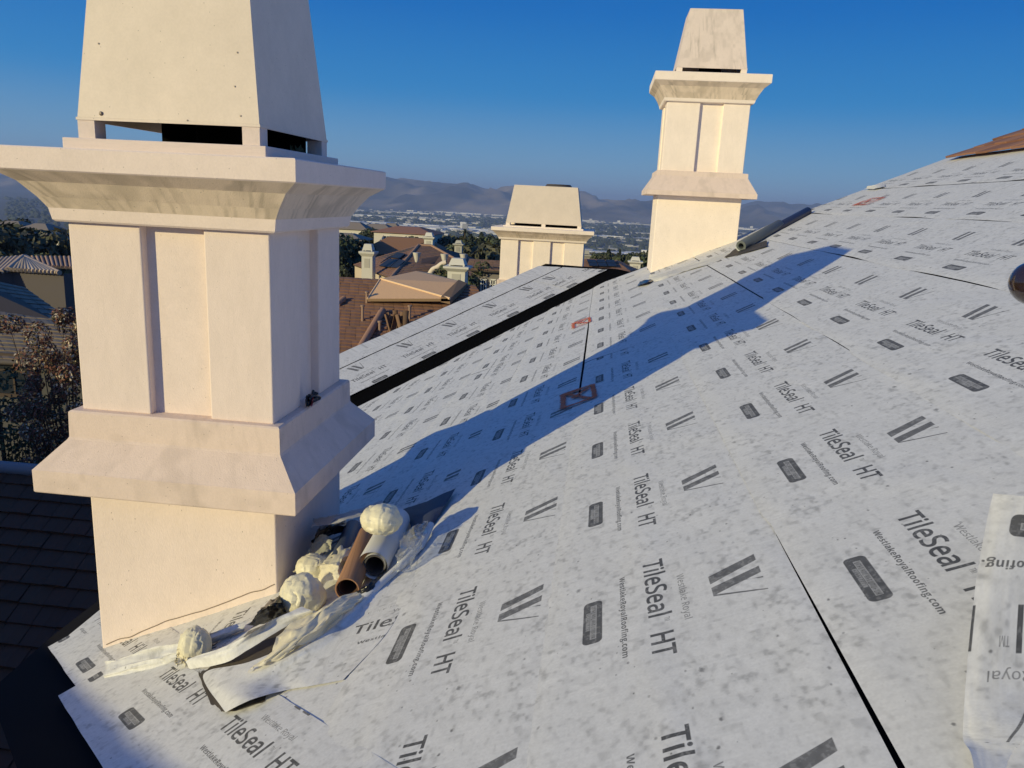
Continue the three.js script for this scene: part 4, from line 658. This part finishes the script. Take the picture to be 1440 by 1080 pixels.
{ // rolls and torn flashing at the roof-edge chimney
  const t = thing('membrane_roll', 'dark grey roll of membrane lying at the foot of the tall chimney', 'membrane roll'), a = on(1042, 346, .075), b = on(1096, 316, .075);
  mesh('roll', pipeGeo(a, b, .072, .04), std(.11, .125, .13, .6), t); const rq = new THREE.Quaternion().setFromUnitVectors(V(0, 0, 1), b.clone().sub(a).normalize()); for (const [f, a0] of [[.0, -1.9], [.2, -1.4]]) { const q = a.clone().lerp(b, f); mesh('wrap_edge', new THREE.TorusGeometry(.074, .009, 6, 20, 2.6).rotateZ(a0).applyQuaternion(rq).translate(q.x, q.y, q.z), std(.55, .56, .56), t); }
  const t2 = thing('membrane_roll', 'second darker navy roll along the roof edge above the grey one', 'membrane roll'); mesh('roll', pipeGeo(on(1080, 327, .055), on(1136, 297, .055), .062, .035), std(.03, .035, .07, .45), t2);
  mesh('under_flap', softSheet([[on(1018, 362, .02), on(1045, 356, .02), on(1080, 346, .02)], [on(1034, 350, .03), on(1055, 345, .03), on(1078, 338, .03)]], 12, 6, .01, 3), std(.02, .02, .022, .6), t2);
  single(mesh('torn_flashing', softSheet([[on(916, 397, .012), on(935, 392, .015), on(962, 382, .015), on(1000, 371, .012), on(1030, 358, .012)], [on(913, 391, .05), on(932, 387, .05), on(960, 378, .03), on(998, 367, .02), on(1032, 353, .02)], [on(914, 386, .08), on(935, 383, .06), on(962, 374, .035), on(1000, 363, .02), on(1035, 350, .02)]], 90, 18, .022, 77, undefined, .05), std(.58, .57, .54, .9)), 'pale torn flashing crumpled along the foot of the tall chimney', 'flashing');
  single(mesh('black_bag', softSheet([[on(896, 402, .02), on(908, 398, .05), on(918, 396, .02)], [on(900, 396, .03), on(910, 393, .05), on(920, 391, .03)]], 12, 8, .012, 81), bagM), 'scrap of black plastic at the tall chimney corner', 'plastic bag');
  single(mesh('white_scrap', softSheet([[on(1218, 266, .02), on(1232, 265, .03), on(1246, 262, .02)], [on(1220, 262, .05), on(1232, 260, .06), on(1244, 258, .03)]], 10, 6, .015, 85), memPlainM), 'little white scrap standing on the roof skyline', 'membrane scrap');
}
{ // curled end of a membrane roll beside the viewer, its print upside down
  const E = [[1390, 699, 1.63], [1384, 745, 1.61], [1376, 820, 1.57], [1366, 930, 1.51], [1361, 1000, 1.46], [1361, 1036, 1.42], [1366, 1062, 1.44], [1374, 1120, 1.46]];
  const fn = V(.25, .78, .57).normalize(), f0 = at(1361, 1036, 1.39), onF = (x, y) => { const r = ray(x, y); return r.multiplyScalar(fn.dot(f0) / fn.dot(r)); };
  const rows = E.map(([x, y], j) => [0, 22, 60, 120, 200, 290].map((d, i) => { const yy = y + [0, 6, 12, 20, 36, 60][i] * (j < 2 ? 1 : .35), p = onF(x + d, Math.min(yy, 1036 + d * .1)).addScaledVector(fn, [-.012, 0, .006, .008, .006, 0][i] + [.03, .016, .004, 0, 0, 0, 0, 0][j]); if (j > 5) { const n3 = V(.52, .74, .43).normalize(), p5 = onF(1361 + d, 1036 + d * .1), q = ray(x + d, y + d * .1); return q.multiplyScalar(n3.dot(p5) / n3.dot(q)); } return p; }));
  const g = softSheet(rows, 50, 70, .0025, 91, (a, b) => [0, 0]), p = g.attributes.position, uv = g.attributes.uv, dirU = V(1, 0, 0).applyQuaternion(camera.quaternion), o = rows[1][0];
  for (let j = 0; j <= 70; j++) { let L = 0; for (let i = 0; i <= 50; i++) { const k = j * 51 + i, y = j / 70; if (i) L += V(p.getX(k), p.getY(k), p.getZ(k)).distanceTo(V(p.getX(k - 1), p.getY(k - 1), p.getZ(k - 1))); uv.setXY(k, (.185 - L) / (3 * PER) + .5, Math.min(.98, .06 + y * .92)); } }
  const t = thing('membrane_curl', 'curled white end of a membrane roll with upside-down print, lower corner', 'membrane roll'); mesh('sheet', g, memM[1], t);
}
{ // dark knob of a tool handle by the right border
  const c = at(1455, 399, 1.6), e = on(1780, 620, .03), d = e.clone().sub(c), L = d.length(), t = thing('tool_handle', 'glossy dark brown rounded handle end jutting in by the seam', 'tool handle');
  const prof = [[0, -.046], [.014, -.044], [.027, -.037], [.037, -.024], [.0415, -.006], [.040, .014], [.033, .035], [.024, .052], [.019, .07], [.018, L]].map(([x, y]) => new THREE.Vector2(x, y)), g = new THREE.LatheGeometry(new THREE.SplineCurve(prof.slice(0, 9)).getPoints(40).concat(prof[9]), 32);
  g.applyQuaternion(new THREE.Quaternion().setFromUnitVectors(V(0, 1, 0), d.normalize())); g.translate(c.x, c.y, c.z); mesh('grip', g, new THREE.MeshPhysicalMaterial({ color: new THREE.Color().setRGB(.022, .012, .010), roughness: .18, clearcoat: 1, clearcoatRoughness: .06 }), t);
}
renderer.render(scene, camera);
